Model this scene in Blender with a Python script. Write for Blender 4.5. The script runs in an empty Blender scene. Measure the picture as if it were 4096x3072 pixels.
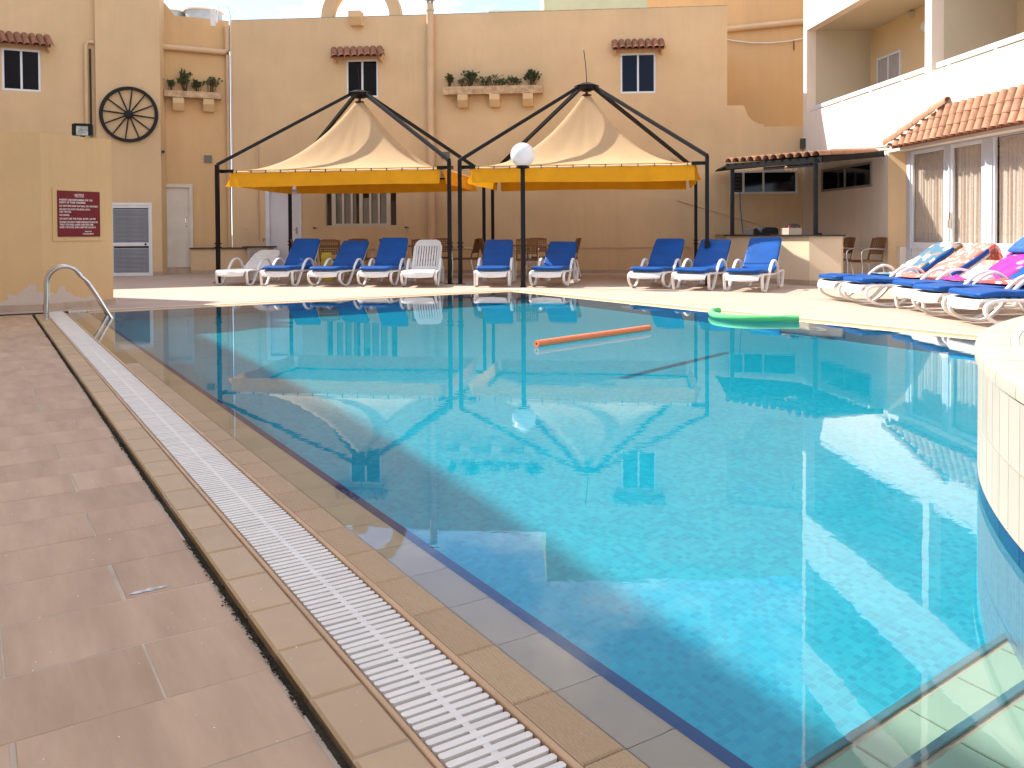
import bpy, bmesh, math, random
from math import sin, cos, pi, radians, sqrt, atan2
from mathutils import Vector, Matrix, noise
random.seed(7)
S = bpy.context.scene
COL = S.collection

# ------------------------------------------------------------------ camera, sky, sun, exposure
cam_d = bpy.data.cameras.new('camera'); cam = bpy.data.objects.new('camera', cam_d); COL.objects.link(cam)
S.camera = cam
CP, CR = .021, .005                      # slight downward pitch and roll; the rest is lens shift
cam.matrix_world = Matrix(((cos(CR), sin(CR), 0, 0),
                           (-sin(CR)*sin(CP), cos(CR)*sin(CP), -cos(CP), 0),
                           (-sin(CR)*cos(CP), cos(CR)*cos(CP), sin(CP), 1.02),
                           (0, 0, 0, 1)))
cam_d.sensor_width = 36; cam_d.lens = 29.68; cam_d.shift_y = -.13097
cam_d.clip_start = .05; cam_d.clip_end = 3000

SUN_EL = radians(43); SUN_DIR = Vector((-.906*cos(SUN_EL), .423*cos(SUN_EL), sin(SUN_EL)))
world = bpy.data.worlds.new('World'); S.world = world; world.use_nodes = True
wn = world.node_tree; wl = wn.links
bg = wn.nodes['Background']
sky = wn.nodes.new('ShaderNodeTexSky'); sky.sky_type = 'NISHITA'; sky.sun_disc = False
sky.sun_elevation = SUN_EL; sky.sun_rotation = atan2(-.906, .423)
sky.altitude = 20; sky.air_density = .55; sky.dust_density = .05; sky.ozone_density = 1.5
tc = wn.nodes.new('ShaderNodeTexCoord'); mp = wn.nodes.new('ShaderNodeMapping'); mp.inputs['Scale'].default_value = (1, 1, 2.2); mp.inputs['Location'].default_value = (.0, 3.7, .0)
nz = wn.nodes.new('ShaderNodeTexNoise'); nz.inputs['Scale'].default_value = 2.6; nz.inputs['Detail'].default_value = 8; nz.inputs['Roughness'].default_value = .6
cr = wn.nodes.new('ShaderNodeValToRGB'); cr.color_ramp.elements[0].position = .46; cr.color_ramp.elements[1].position = .62
cr.color_ramp.elements[0].color = (.06, .06, .06, 1); cr.color_ramp.elements[1].color = (.9, .9, .9, 1)
mx = wn.nodes.new('ShaderNodeMixRGB'); mx.inputs[2].default_value = (5.6, 5.4, 5.2, 1)
wl.new(tc.outputs['Generated'], mp.inputs[0]); wl.new(mp.outputs[0], nz.inputs['Vector']); wl.new(nz.outputs['Fac'], cr.inputs[0])
wl.new(cr.outputs[0], mx.inputs[0]); wl.new(sky.outputs[0], mx.inputs[1]); wl.new(mx.outputs[0], bg.inputs['Color'])
bg.inputs['Strength'].default_value = .128
sun_d = bpy.data.lights.new('sun', 'SUN'); sun_d.energy = 2.45; sun_d.angle = radians(.5); sun_d.color = (1, .95, .87)
sun_d.cycles.is_caustics_light = True
sun = bpy.data.objects.new('sun', sun_d); COL.objects.link(sun)
sun.rotation_euler = SUN_DIR.to_track_quat('Z', 'Y').to_euler(); sun.location = (-30, 25, 30)
S.view_settings.view_transform = 'Standard'; S.view_settings.look = 'None'
S.view_settings.exposure = 1.95; S.view_settings.gamma = 1; S.view_settings.use_curve_mapping = False
S.render.engine = 'CYCLES'
S.cycles.max_bounces = 12; S.cycles.transmission_bounces = 12; S.cycles.transparent_max_bounces = 12; S.cycles.diffuse_bounces = 4
S.cycles.sample_clamp_indirect = 6

# ------------------------------------------------------------------ materials
MATS = {}
def mat(name, col, rough=.7, var=.12, scale=4., bump=0., bscale=40., spec=.35, metal=0., rnd=0., trans=0., col2=None, detail=6., sheen=0., coat=0., stretch=None, streak=0.):
    """principled surface with noise-varied colour, fine bump and a random tint per object"""
    if name in MATS: return MATS[name]
    m = bpy.data.materials.new(name); m.use_nodes = True; MATS[name] = m
    nt = m.node_tree; n = nt.nodes; l = nt.links; b = n['Principled BSDF']
    b.inputs['Roughness'].default_value = rough; b.inputs['Metallic'].default_value = metal
    b.inputs['Specular IOR Level'].default_value = spec; b.inputs['Coat Weight'].default_value = coat
    b.inputs['Sheen Weight'].default_value = sheen
    t = n.new('ShaderNodeTexCoord'); vec = t.outputs['Object']
    if stretch:
        q = n.new('ShaderNodeMapping'); q.inputs['Scale'].default_value = stretch; l.new(vec, q.inputs[0]); vec = q.outputs[0]
    if rnd:
        oi = n.new('ShaderNodeObjectInfo'); ad = n.new('ShaderNodeVectorMath'); ad.operation = 'ADD'
        mu = n.new('ShaderNodeMath'); mu.operation = 'MULTIPLY'; mu.inputs[1].default_value = 37.
        l.new(oi.outputs['Random'], mu.inputs[0]); l.new(vec, ad.inputs[0]); l.new(mu.outputs[0], ad.inputs[1]); vec = ad.outputs[0]
    nz = n.new('ShaderNodeTexNoise'); nz.inputs['Scale'].default_value = scale; nz.inputs['Detail'].default_value = detail; nz.inputs['Roughness'].default_value = .6
    l.new(vec, nz.inputs['Vector'])
    c2 = col2 or tuple(c*(1-2.2*var) for c in col)
    r = n.new('ShaderNodeValToRGB'); r.color_ramp.elements[0].position = .3; r.color_ramp.elements[1].position = .7
    r.color_ramp.elements[0].color = (*c2, 1); r.color_ramp.elements[1].color = (*(min(1, c*(1+.35*var)) for c in col), 1)
    l.new(nz.outputs['Fac'], r.inputs[0]); out = r.outputs[0]
    if rnd:
        h = n.new('ShaderNodeHueSaturation'); mr = n.new('ShaderNodeMapRange'); mr.inputs['To Min'].default_value = 1-rnd; mr.inputs['To Max'].default_value = 1+rnd
        l.new(oi.outputs['Random'], mr.inputs[0]); l.new(mr.outputs[0], h.inputs['Value']); l.new(out, h.inputs['Color']); out = h.outputs[0]
    if streak:
        q2 = n.new('ShaderNodeMapping'); q2.inputs['Scale'].default_value = (3.2, 3.2, .22); l.new(t.outputs['Object'], q2.inputs[0])
        s1 = n.new('ShaderNodeTexNoise'); s1.inputs['Scale'].default_value = 1.6; s1.inputs['Detail'].default_value = 8; s1.inputs['Roughness'].default_value = .7; l.new(q2.outputs[0], s1.inputs['Vector'])
        s2 = n.new('ShaderNodeTexNoise'); s2.inputs['Scale'].default_value = .35; s2.inputs['Detail'].default_value = 5; l.new(t.outputs['Object'], s2.inputs['Vector'])
        ml = n.new('ShaderNodeMath'); ml.operation = 'MULTIPLY'; l.new(s1.outputs['Fac'], ml.inputs[0]); l.new(s2.outputs['Fac'], ml.inputs[1])
        rg = n.new('ShaderNodeMapRange'); rg.inputs['From Min'].default_value = .22; rg.inputs['From Max'].default_value = .40; rg.inputs['To Min'].default_value = 1.03; rg.inputs['To Max'].default_value = 1-streak; l.new(ml.outputs[0], rg.inputs[0])
        sv = n.new('ShaderNodeVectorMath'); sv.operation = 'SCALE'; l.new(out, sv.inputs[0]); l.new(rg.outputs[0], sv.inputs['Scale']); out = sv.outputs[0]
    l.new(out, b.inputs['Base Color'])
    if bump:
        g = n.new('ShaderNodeTexNoise'); g.inputs['Scale'].default_value = bscale; g.inputs['Detail'].default_value = 5
        l.new(vec, g.inputs['Vector'])
        bp = n.new('ShaderNodeBump'); bp.inputs['Strength'].default_value = bump; bp.inputs['Distance'].default_value = .01
        l.new(g.outputs['Fac'], bp.inputs['Height']); l.new(bp.outputs[0], b.inputs['Normal'])
    if trans:
        ts = n.new('ShaderNodeBsdfTranslucent'); ms = n.new('ShaderNodeMixShader'); ms.inputs[0].default_value = trans
        l.new(out, ts.inputs['Color']); l.new(b.outputs[0], ms.inputs[1]); l.new(ts.outputs[0], ms.inputs[2])
        l.new(ms.outputs[0], n['Material Output'].inputs['Surface'])
    return m

def glass_sheet(name, tint, refl=1.0):
    m = bpy.data.materials.new(name); m.use_nodes = True; nt = m.node_tree; n = nt.nodes; l = nt.links
    n.remove(n['Principled BSDF'])
    tr = n.new('ShaderNodeBsdfTransparent'); tr.inputs[0].default_value = (*tint, 1)
    gl = n.new('ShaderNodeBsdfGlossy'); gl.inputs['Roughness'].default_value = .01
    lw = n.new('ShaderNodeLayerWeight'); lw.inputs[0].default_value = .5; pw = n.new('ShaderNodeMath'); pw.operation = 'POWER'; pw.inputs[1].default_value = 5
    fr = n.new('ShaderNodeMath'); fr.operation = 'MULTIPLY_ADD'; fr.inputs[1].default_value = .95; fr.inputs[2].default_value = .045; mxs = n.new('ShaderNodeMixShader')
    l.new(lw.outputs['Facing'], pw.inputs[0]); l.new(pw.outputs[0], fr.inputs[0]); l.new(fr.outputs[0], mxs.inputs[0]); l.new(tr.outputs[0], mxs.inputs[1]); l.new(gl.outputs[0], mxs.inputs[2])
    l.new(mxs.outputs[0], n['Material Output'].inputs['Surface']); MATS[name] = m; return m

def mosaic(name, cols, cell, grout, rough=.25, gw=.06, axes='uv'):
    """small glazed mosaic: square chips with varied colour, on surfaces under water"""
    m = bpy.data.materials.new(name); m.use_nodes = True; nt = m.node_tree; n = nt.nodes; l = nt.links; b = n['Principled BSDF']
    t = n.new('ShaderNodeTexCoord'); mp = n.new('ShaderNodeMapping'); mp.inputs['Scale'].default_value = (1/cell,)*3
    l.new(t.outputs['UV'], mp.inputs[0])
    fl = n.new('ShaderNodeVectorMath'); fl.operation = 'FLOOR'; l.new(mp.outputs[0], fl.inputs[0])
    wn_ = n.new('ShaderNodeTexWhiteNoise'); wn_.noise_dimensions = '3D'; l.new(fl.outputs[0], wn_.inputs['Vector'])
    big = n.new('ShaderNodeTexNoise'); big.inputs['Scale'].default_value = .09; big.inputs['Detail'].default_value = 4; l.new(fl.outputs[0], big.inputs['Vector'])
    md = n.new('ShaderNodeMath'); md.operation = 'MULTIPLY_ADD'; md.inputs[1].default_value = .55; l.new(wn_.outputs['Value'], md.inputs[0])
    sc = n.new('ShaderNodeMath'); sc.operation = 'MULTIPLY'; sc.inputs[1].default_value = .45; l.new(big.outputs['Fac'], sc.inputs[0]); l.new(sc.outputs[0], md.inputs[2])
    r = n.new('ShaderNodeValToRGB'); e = r.color_ramp.elements; e[0].color = (*cols[0], 1); e[1].color = (*cols[-1], 1); e[0].position = .1; e[1].position = .9
    if len(cols) == 3: k = e.new(.5); k.color = (*cols[1], 1)
    l.new(md.outputs[0], r.inputs[0])
    frc = n.new('ShaderNodeVectorMath'); frc.operation = 'FRACTION'; l.new(mp.outputs[0], frc.inputs[0])
    sp = n.new('ShaderNodeSeparateXYZ'); l.new(frc.outputs[0], sp.inputs[0])
    mn = n.new('ShaderNodeMath'); mn.operation = 'MINIMUM'; l.new(sp.outputs[0], mn.inputs[0]); l.new(sp.outputs[1], mn.inputs[1])
    lt = n.new('ShaderNodeMath'); lt.operation = 'LESS_THAN'; lt.inputs[1].default_value = gw; l.new(mn.outputs[0], lt.inputs[0])
    mxr = n.new('ShaderNodeMixRGB'); mxr.inputs[2].default_value = (*grout, 1); l.new(lt.outputs[0], mxr.inputs[0]); l.new(r.outputs[0], mxr.inputs[1])
    l.new(mxr.outputs[0], b.inputs['Base Color']); b.inputs['Roughness'].default_value = rough; MATS[name] = m; return m

WALL = (.66, .46, .275)
M_wall = mat('ochre_render', (.70, .485, .265), .9, .08, .45, .35, 55, streak=.03)
M_wall2 = mat('deep_ochre_render', (.66, .415, .195), .9, .06, .7, .35, 55, streak=.05)
M_cream = mat('cream_render', (.80, .69, .565), .9, .04, .8, .3, 50, streak=.07)
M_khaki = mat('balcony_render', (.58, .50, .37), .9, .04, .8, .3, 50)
M_green = mat('pale_green_render', (.52, .55, .36), .9, .06, 1., .3, 50)
M_plinth = mat('stone_skirting', (.50, .36, .25), .8, .12, 3., .2, 60, rnd=.06)
M_terr = mat('terracotta', (.46, .235, .135), .8, .16, 9., .3, 90, rnd=.16)
M_terr_dull = mat('weathered_terracotta', (.36, .155, .085), .85, .2, 12., .3, 90, rnd=.12)
M_white = mat('white_plastic', (.80, .78, .74), .42, .05, 3., .05, 120, spec=.45)
M_alu = mat('white_aluminium', (.74, .75, .77), .4, .03, 2., spec=.5)
M_cushion = mat('blue_vinyl', (.0015, .078, .32), .48, .10, 3., .12, 30, spec=.28)
M_black = mat('black_steel', (.006, .006, .007), .5, .1, 6., .05, 60, spec=.25)
M_canvas = mat('cream_canvas', (.62, .415, .222), .9, .05, 1.2, .15, 250, trans=.22, stretch=(1, 1, .4))
M_valance = mat('yellow_canvas', (.90, .42, .012), .85, .07, 2.5, .15, 200, trans=.25)
M_rope = mat('white_rope', (.78, .74, .66), .9, .05)
M_globe = mat('opal_globe', (.88, .88, .88), .18, .01, 1., spec=.5, trans=.15)
M_chrome = mat('polished_steel', (.62, .60, .56), .16, .03, 3., metal=1.)
M_alutube = mat('aluminium_tube', (.70, .69, .66), .28, .03, 3., metal=1.)
M_brown = mat('brown_resin', (.235, .108, .042), .55, .08, 5., .1, 90)
M_dark = mat('dark_glass', (.004, .005, .008), .06, .05, 2., spec=.18)
M_darkroom = mat('dark_interior', (.03, .028, .025), .9)
M_grille = mat('blue_grey_louvre', (.42, .42, .43), .55, .05, 4.)
M_doorw = mat('off_white_door', (.68, .59, .47), .7, .06, 2., .1, 40)
M_whitewall = mat('white_painted_door', (.74, .70, .70), .7, .06, 2., .1, 40)
M_pipe = mat('painted_pipe', (.66, .45, .26), .7, .05, 2.)
M_stone = mat('weathered_limestone', (.62, .43, .25), .9, .3, 7., .9, 16, col2=(.34, .21, .115))
M_leaf = mat('green_leaf', (.12, .155, .055), .6, .25, 9., rnd=.2, trans=.25)
M_stem = mat('woody_stem', (.10, .065, .035), .85, .2, 9.)
M_paver = mat('pink_sandstone_paver', (.49, .325, .205), .62, .14, 2.2, 0.14, 30, rnd=.03, stretch=(.6, 3.0, 1), col2=(.36, .23, .135), detail=8)
M_coping = mat('tan_glazed_tile', (.46, .30, .15), .45, .06, 3., .04, 50, rnd=.05, spec=.45)
M_ribtile = mat('ribbed_tan_tile', (.50, .335, .185), .5, .05, 3., 0, rnd=.05, spec=.4)
M_liptile = mat('grey_tan_lip_tile', (.62, .425, .265), .42, .06, 3., .03, 50, rnd=.04, spec=.5)
M_trim = mat('orange_tan_trim', (.56, .35, .19), .6, .1, 5.)
M_grout = mat('pale_grout', (.50, .40, .30), .9, .12, 6.)
M_wgrout = mat('white_grout', (.83, .82, .80), .85, .04, 5.)
M_moss = mat('mossy_dirt', (.016, .013, .008), .95, .3, 14., .8, 60, col2=(.05, .036, .016))
M_slat = mat('white_grate_plastic', (.76, .69, .60), .45, .05, 8., rnd=.03, spec=.45)
M_channel = mat('gutter_channel', (.46, .32, .18), .9, .2, 6.)
M_navy = mat('navy_glazed_tile', (.003, .028, .13), .2, .15, 6., spec=.55)
M_rimtile = mat('cream_rim_tile', (.47, .415, .34), .4, .05, 2., .02, 40, rnd=.03, spec=.45)
M_nosing = mat('dark_nosing_tile', (.10, .235, .27), .3, .15, 6.)
M_steptile = mat('cream_step_tile', (.36, .45, .33), .6, .05, 3., 0, rnd=.03)
M_deckfar = None
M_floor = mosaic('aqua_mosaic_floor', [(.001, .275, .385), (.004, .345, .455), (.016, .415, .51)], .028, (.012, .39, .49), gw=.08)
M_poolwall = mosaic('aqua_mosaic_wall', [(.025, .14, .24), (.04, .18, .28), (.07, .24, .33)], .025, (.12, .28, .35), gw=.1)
M_circwall = mosaic('pale_blue_mosaic', [(.14, .27, .40), (.18, .32, .44), (.22, .37, .48)], .03, (.30, .42, .50), gw=.12)

def bands(m, axis, freq, strength):
    """fine parallel ribs in the relief of a tile"""
    nt = m.node_tree; n = nt.nodes; l = nt.links; b = n['Principled BSDF']
    t = n.new('ShaderNodeTexCoord'); w = n.new('ShaderNodeTexWave'); w.bands_direction = axis; w.inputs['Scale'].default_value = freq
    l.new(t.outputs['Object'], w.inputs['Vector']); bp = n.new('ShaderNodeBump'); bp.inputs['Strength'].default_value = strength; bp.inputs['Distance'].default_value = .004
    l.new(w.outputs['Fac'], bp.inputs['Height']); l.new(bp.outputs[0], b.inputs['Normal'])
bands(M_ribtile, 'Y', 38, .8)

def far_paving():
    m = bpy.data.materials.new('far_paving'); m.use_nodes = True; nt = m.node_tree; n = nt.nodes; l = nt.links; b = n['Principled BSDF']
    t = n.new('ShaderNodeTexCoord'); mp = n.new('ShaderNodeMapping'); mp.inputs['Rotation'].default_value = (0, 0, -.574)
    l.new(t.outputs['Object'], mp.inputs[0])
    br = n.new('ShaderNodeTexBrick'); br.inputs['Scale'].default_value = 1; br.inputs['Brick Width'].default_value = .6; br.inputs['Row Height'].default_value = .302
    br.inputs['Mortar Size'].default_value = .004; br.inputs['Color1'].default_value = (.50, .385, .31, 1); br.inputs['Color2'].default_value = (.455, .345, .27, 1); br.inputs['Mortar'].default_value = (.44, .34, .27, 1)
    l.new(mp.outputs[0], br.inputs['Vector'])
    nz = n.new('ShaderNodeTexNoise'); nz.inputs['Scale'].default_value = 1.3; nz.inputs['Detail'].default_value = 9; l.new(t.outputs['Object'], nz.inputs['Vector'])
    mr = n.new('ShaderNodeMapRange'); mr.inputs['To Min'].default_value = .84; mr.inputs['To Max'].default_value = 1.12; l.new(nz.outputs['Fac'], mr.inputs[0])
    mu = n.new('ShaderNodeVectorMath'); mu.operation = 'SCALE'; l.new(br.outputs['Color'], mu.inputs[0]); l.new(mr.outputs[0], mu.inputs['Scale'])
    l.new(mu.outputs[0], b.inputs['Base Color']); b.inputs['Roughness'].default_value = .7; b.inputs['Specular IOR Level'].default_value = .3
    return m
M_deckfar = far_paving()

# ------------------------------------------------------------------ mesh helpers
class MB:
    def __init__(s): s.v = []; s.f = []; s.uv = None
    def add(s, vs, fs):
        k = len(s.v); s.v += [tuple(p) for p in vs]; s.f += [tuple(i+k for i in f) for f in fs]; return s
    def box(s, x0, x1, y0, y1, z0, z1):
        return s.add([(x0,y0,z0),(x1,y0,z0),(x1,y1,z0),(x0,y1,z0),(x0,y0,z1),(x1,y0,z1),(x1,y1,z1),(x0,y1,z1)],
                     [(3,2,1,0),(4,5,6,7),(0,1,5,4),(1,2,6,5),(2,3,7,6),(3,0,4,7)])
    def bbox(s, x0, x1, y0, y1, z0, z1, c=.004):
        """box with its upper edges chamfered"""
        return s.add([(x0,y0,z0),(x1,y0,z0),(x1,y1,z0),(x0,y1,z0),(x0,y0,z1-c),(x1,y0,z1-c),(x1,y1,z1-c),(x0,y1,z1-c),
                      (x0+c,y0+c,z1),(x1-c,y0+c,z1),(x1-c,y1-c,z1),(x0+c,y1-c,z1)],
                     [(3,2,1,0),(0,1,5,4),(1,2,6,5),(2,3,7,6),(3,0,4,7),(4,5,9,8),(5,6,10,9),(6,7,11,10),(7,4,8,11),(8,9,10,11)])
    def prism(s, poly, z0, z1, ax='z'):
        """polygon extruded along an axis; poly is counter-clockwise"""
        n = len(poly)
        def P(a, b, h): return (a, b, h) if ax == 'z' else ((a, h, b) if ax == 'y' else (h, a, b))
        vs = [P(a, b, z0) for a, b in poly] + [P(a, b, z1) for a, b in poly]
        fs = [tuple(range(n))[::-1], tuple(range(n, 2*n))] + [(i, (i+1) % n, n+(i+1) % n, n+i) for i in range(n)]
        return s.add(vs, fs)
    def tube(s, path, r, n=8, cap=True):
        """round bar along points; r is a number or one radius per point"""
        P = [Vector(p) for p in path]; m = len(P); R = r if isinstance(r, (list, tuple)) else [r]*m
        rings = []; prev = None
        for i, p in enumerate(P):
            t = ((P[min(i+1, m-1)]-P[max(i-1, 0)])).normalized()
            if prev is None:
                a = Vector((0, 0, 1)) if abs(t.z) < .9 else Vector((1, 0, 0)); a = (a-t*a.dot(t)).normalized()
            else: a = (prev-t*prev.dot(t)).normalized()
            prev = a; b = t.cross(a)
            rings.append([p+(a*cos(2*pi*k/n)+b*sin(2*pi*k/n))*R[i] for k in range(n)])
        vs = [q for rg in rings for q in rg]; fs = []
        for i in range(m-1):
            for k in range(n):
                fs.append((i*n+k, i*n+(k+1) % n, (i+1)*n+(k+1) % n, (i+1)*n+k))
        if cap: fs += [tuple(range(n))[::-1], tuple(range((m-1)*n, m*n))]
        return s.add(vs, fs)
    def sweep(s, path, sec, side=Vector((1, 0, 0)), scale=None):
        """closed section (list of (a,b): a along side, b along the path normal) swept along points in a plane across side"""
        P = [Vector(p) for p in path]; m = len(P); n = len(sec); vs = []; fs = []
        for i, p in enumerate(P):
            t = (P[min(i+1, m-1)]-P[max(i-1, 0)]).normalized(); nr = side.cross(t).normalized()
            k = scale[i] if scale else 1
            if not isinstance(k, tuple): k = (k, k)
            vs += [p+side*a*k[0]+nr*b*k[1] for a, b in sec]
        for i in range(m-1):
            for k in range(n): fs.append((i*n+k, i*n+(k+1) % n, (i+1)*n+(k+1) % n, (i+1)*n+k))
        fs += [tuple(range(n))[::-1], tuple(range((m-1)*n, m*n))]
        return s.add(vs, fs)
    def lathe(s, prof, n=24, c=(0, 0, 0), cap=True):
        vs = []; fs = []; m = len(prof)
        for r, z in prof:
            vs += [(c[0]+r*cos(2*pi*k/n), c[1]+r*sin(2*pi*k/n), c[2]+z) for k in range(n)]
        for i in range(m-1):
            for k in range(n): fs.append((i*n+k, i*n+(k+1) % n, (i+1)*n+(k+1) % n, (i+1)*n+k))
        if cap: fs += [tuple(range(n))[::-1], tuple(range((m-1)*n, m*n))]
        return s.add(vs, fs)
    def grid(s, fn, nu, nv, closed=False):
        vs = [fn(i/nu, j/nv) for j in range(nv+1) for i in range(nu+1)]; w = nu+1
        return s.add(vs, [(j*w+i, j*w+i+1, (j+1)*w+i+1, (j+1)*w+i) for j in range(nv) for i in range(nu)])
    def wall(s, x0, x1, z0, z1, y0, y1, holes=()):
        """upright slab between y0 (face) and y1 with rectangular openings (hx0,hx1,hz0,hz1)"""
        X = sorted({x0, x1, *[h[0] for h in holes], *[h[1] for h in holes]}); Z = sorted({z0, z1, *[h[2] for h in holes], *[h[3] for h in holes]})
        X = [x for x in X if x0 <= x <= x1]; Z = [z for z in Z if z0 <= z <= z1]
        def solid(i, j):
            if i < 0 or j < 0 or i >= len(X)-1 or j >= len(Z)-1: return False
            cx, cz = (X[i]+X[i+1])/2, (Z[j]+Z[j+1])/2
            return not any(h[0] < cx < h[1] and h[2] < cz < h[3] for h in holes)
        for i in range(len(X)-1):
            for j in range(len(Z)-1):
                if not solid(i, j): continue
                a, b, c, d = X[i], X[i+1], Z[j], Z[j+1]
                s.add([(a,y0,c),(b,y0,c),(b,y0,d),(a,y0,d)], [(0,1,2,3)]); s.add([(a,y1,c),(b,y1,c),(b,y1,d),(a,y1,d)], [(3,2,1,0)])
                if not solid(i-1, j): s.add([(a,y0,c),(a,y1,c),(a,y1,d),(a,y0,d)], [(3,2,1,0)])
                if not solid(i+1, j): s.add([(b,y0,c),(b,y1,c),(b,y1,d),(b,y0,d)], [(0,1,2,3)])
                if not solid(i, j-1): s.add([(a,y0,c),(b,y0,c),(b,y1,c),(a,y1,c)], [(3,2,1,0)])
                if not solid(i, j+1): s.add([(a,y0,d),(b,y0,d),(b,y1,d),(a,y1,d)], [(0,1,2,3)])
        return s
    def mesh(s, name, m, smooth=False):
        me = bpy.data.meshes.new(name); me.from_pydata(s.v, [], s.f)
        if m: me.materials.append(m)
        if smooth:
            me.polygons.foreach_set('use_smooth', [True]*len(me.polygons))
            if smooth != 'all':
                me.set_sharp_from_angle(angle=radians(40 if smooth is True else smooth))
        me.update(); return me
    def build(s, name, m, parent=None, loc=(0, 0, 0), rz=0., smooth=False, fix=True):
        me = s.mesh(name, m, smooth)
        if fix:
            bm = bmesh.new(); bm.from_mesh(me); bmesh.ops.recalc_face_normals(bm, faces=bm.faces); bm.to_mesh(me); bm.free()
        return link(name, me, parent, loc, rz)

def link(name, me, parent=None, loc=(0, 0, 0), rz=0.):
    o = bpy.data.objects.new(name, me); COL.objects.link(o); o.location = loc
    o.rotation_euler = (0, 0, rz) if not isinstance(rz, tuple) else rz
    if parent is not None: o.parent = parent
    return o
def tag(o, label=None, cat=None, group=None, kind=None):
    if label: o['label'] = label
    if cat: o['category'] = cat
    if group: o['group'] = group
    if kind: o['kind'] = kind
    return o
def thing(name, label, cat, loc=(0, 0, 0), rz=0., group=None):
    o = bpy.data.objects.new(name, None); COL.objects.link(o); o.location = loc
    o.rotation_euler = (0, 0, rz) if not isinstance(rz, tuple) else rz
    o.empty_display_size = .1
    return tag(o, label, cat, group)
def receiver(o):
    o.cycles.is_caustics_receiver = True; return o
def planar_uv(o, ua, va):
    me = o.data; uvl = me.uv_layers.new(name='UVMap')
    for lp in me.loops:
        p = me.vertices[lp.vertex_index].co; uvl.data[lp.index].uv = (p.dot(ua), p.dot(va))
    return o
def crom(pts, n=6):
    """smooth curve through points"""
    P = [Vector(p) for p in pts]; P = [2*P[0]-P[1]]+P+[2*P[-1]-P[-2]]; out = []
    for i in range(1, len(P)-2):
        for k in range(n):
            t = k/n; a, b, c, d = P[i-1], P[i], P[i+1], P[i+2]
            out.append(.5*((2*b)+(c-a)*t+(2*a-5*b+4*c-d)*t*t+(3*b-3*c+d-a)*t**3))
    out.append(P[-2]); return out
def rrect(w, t, r, n=3):
    """rounded rectangle section"""
    out = []
    for cx, cy, a0 in ((w/2-r, t/2-r, 0), (-w/2+r, t/2-r, pi/2), (-w/2+r, -t/2+r, pi), (w/2-r, -t/2+r, 3*pi/2)):
        for k in range(n+1): out.append((cx+r*cos(a0+k*pi/2/n), cy+r*sin(a0+k*pi/2/n)))
    return out
def local(parent, p): return parent.matrix_world @ Vector(p)

# ================================================================== POOL FRAME (u along the pool, v across it)
UX, UY, VX, VY = -.5433, .8395, .8395, .5433
def W(u, v, z=0.): return (u*UX+v*VX, u*UY+v*VY, z)
U_ANG = atan2(UY, UX); UEND = 12.13; VFAR = 7.85; UNEAR = .57
def vl(u): return 1.198+.0105*u            # near-left lip line

# ------------------------------------------------------------------ ground sheets
def quad(mb, pts): mb.add(pts, [tuple(range(len(pts)))])
gm = MB(); B_ = 600; zg = -.095
for a, b, c, d in ((12.35, B_, -B_, B_), (-B_, .35, -B_, B_), (.35, 12.35, -B_, 1.0), (.35, 12.35, 8.1, B_)):
    quad(gm, [W(a, c, zg), W(b, c, zg), W(b, d, zg), W(a, d, zg)])
gm.build('ground', M_deckfar)['kind'] = 'structure'
dk = MB()
quad(dk, [W(UEND+.46,-25), W(UEND+.46,34), W(60,34), W(60,-25)])
quad(dk, [W(-14,VFAR+.46), W(-14,34), W(UEND+.46,34), W(UEND+.46,VFAR+.46)])
quad(dk, [W(-14,-25), W(-14,VFAR+.46), W(.1,VFAR+.46), W(.1,.5), W(-.1,-25)])
deck = dk.build('far_deck', M_deckfar); tag(deck, kind='structure')
lk = MB(); quad(lk, [W(.1,-25,-.0176), W(.1,.592,-.0176), W(UEND+.46,.72,-.0176), W(UEND+.46,-25,-.0176)])
ldeck = lk.build('pool_deck', M_grout); tag(ldeck, kind='structure')
# paving slabs beside the pool: rows of 30 x 60 cm in running bond
row = .3022
pav = {}
for k in range(-1, 43):
    u0 = 1.985+row*(k-6); 
    if u0+row > UEND+.46 or u0 < .1: continue
    vedge = .586+.0105*(u0-1.1)
    off = .06 if k % 2 else .36
    v1 = vedge
    cuts = [vedge]; j = off
    while j > vedge-.02: j -= .6
    while j > -.75: cuts.append(j); j -= .6
    for a, b in zip(cuts[1:], cuts[:-1]):
        L = b-a
        key = (round(L, 2))
        if key not in pav: pav[key] = MB().bbox(.002, row-.002, .002, L-.002, -.03, 0, .002).mesh('paving_slab', M_paver)
        link('paving_slab', pav[key], ldeck, W(u0, b, -.016+random.uniform(-.0009, .0009)), U_ANG+random.uniform(-.002, .002))
# black mossy joint between the slabs and the coping
dm = MB()
for i in range(5200):
    u = random.uniform(.9, 12.5); 
    if noise.noise(Vector((u*1.7, 3.1, 0))) < -.05 and random.random() < .85: continue
    v = .5895+.0105*(u-1.1)+random.gauss(0, .0062)*(.6+.8*noise.noise(Vector((u*2.3, 9, 1)))); r = random.uniform(.0016, .0048)
    c = Vector(W(u, v, -.016+random.uniform(0, .008)))
    vs = [c+Vector((random.uniform(.6, 1.3)*r*a, random.uniform(.6, 1.3)*r*b, random.uniform(.3, .9)*r*d)) for a, b, d in ((1,0,0),(-1,0,0),(0,1,0),(0,-1,0),(0,0,1),(0,0,-1))]
    dm.add(vs, [(0,2,4),(2,1,4),(1,3,4),(3,0,4),(2,0,5),(1,2,5),(3,1,5),(0,3,5)])
tag(dm.build('joint_moss', M_moss, ldeck), kind='stuff')
mj = MB(); quad(mj, [W(.1,.582,-.0170), W(.1,.606,-.0170), W(UEND+.4,.735,-.0170), W(UEND+.4,.702,-.0170)])
mj.build('joint_bed', M_moss, ldeck)

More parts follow.
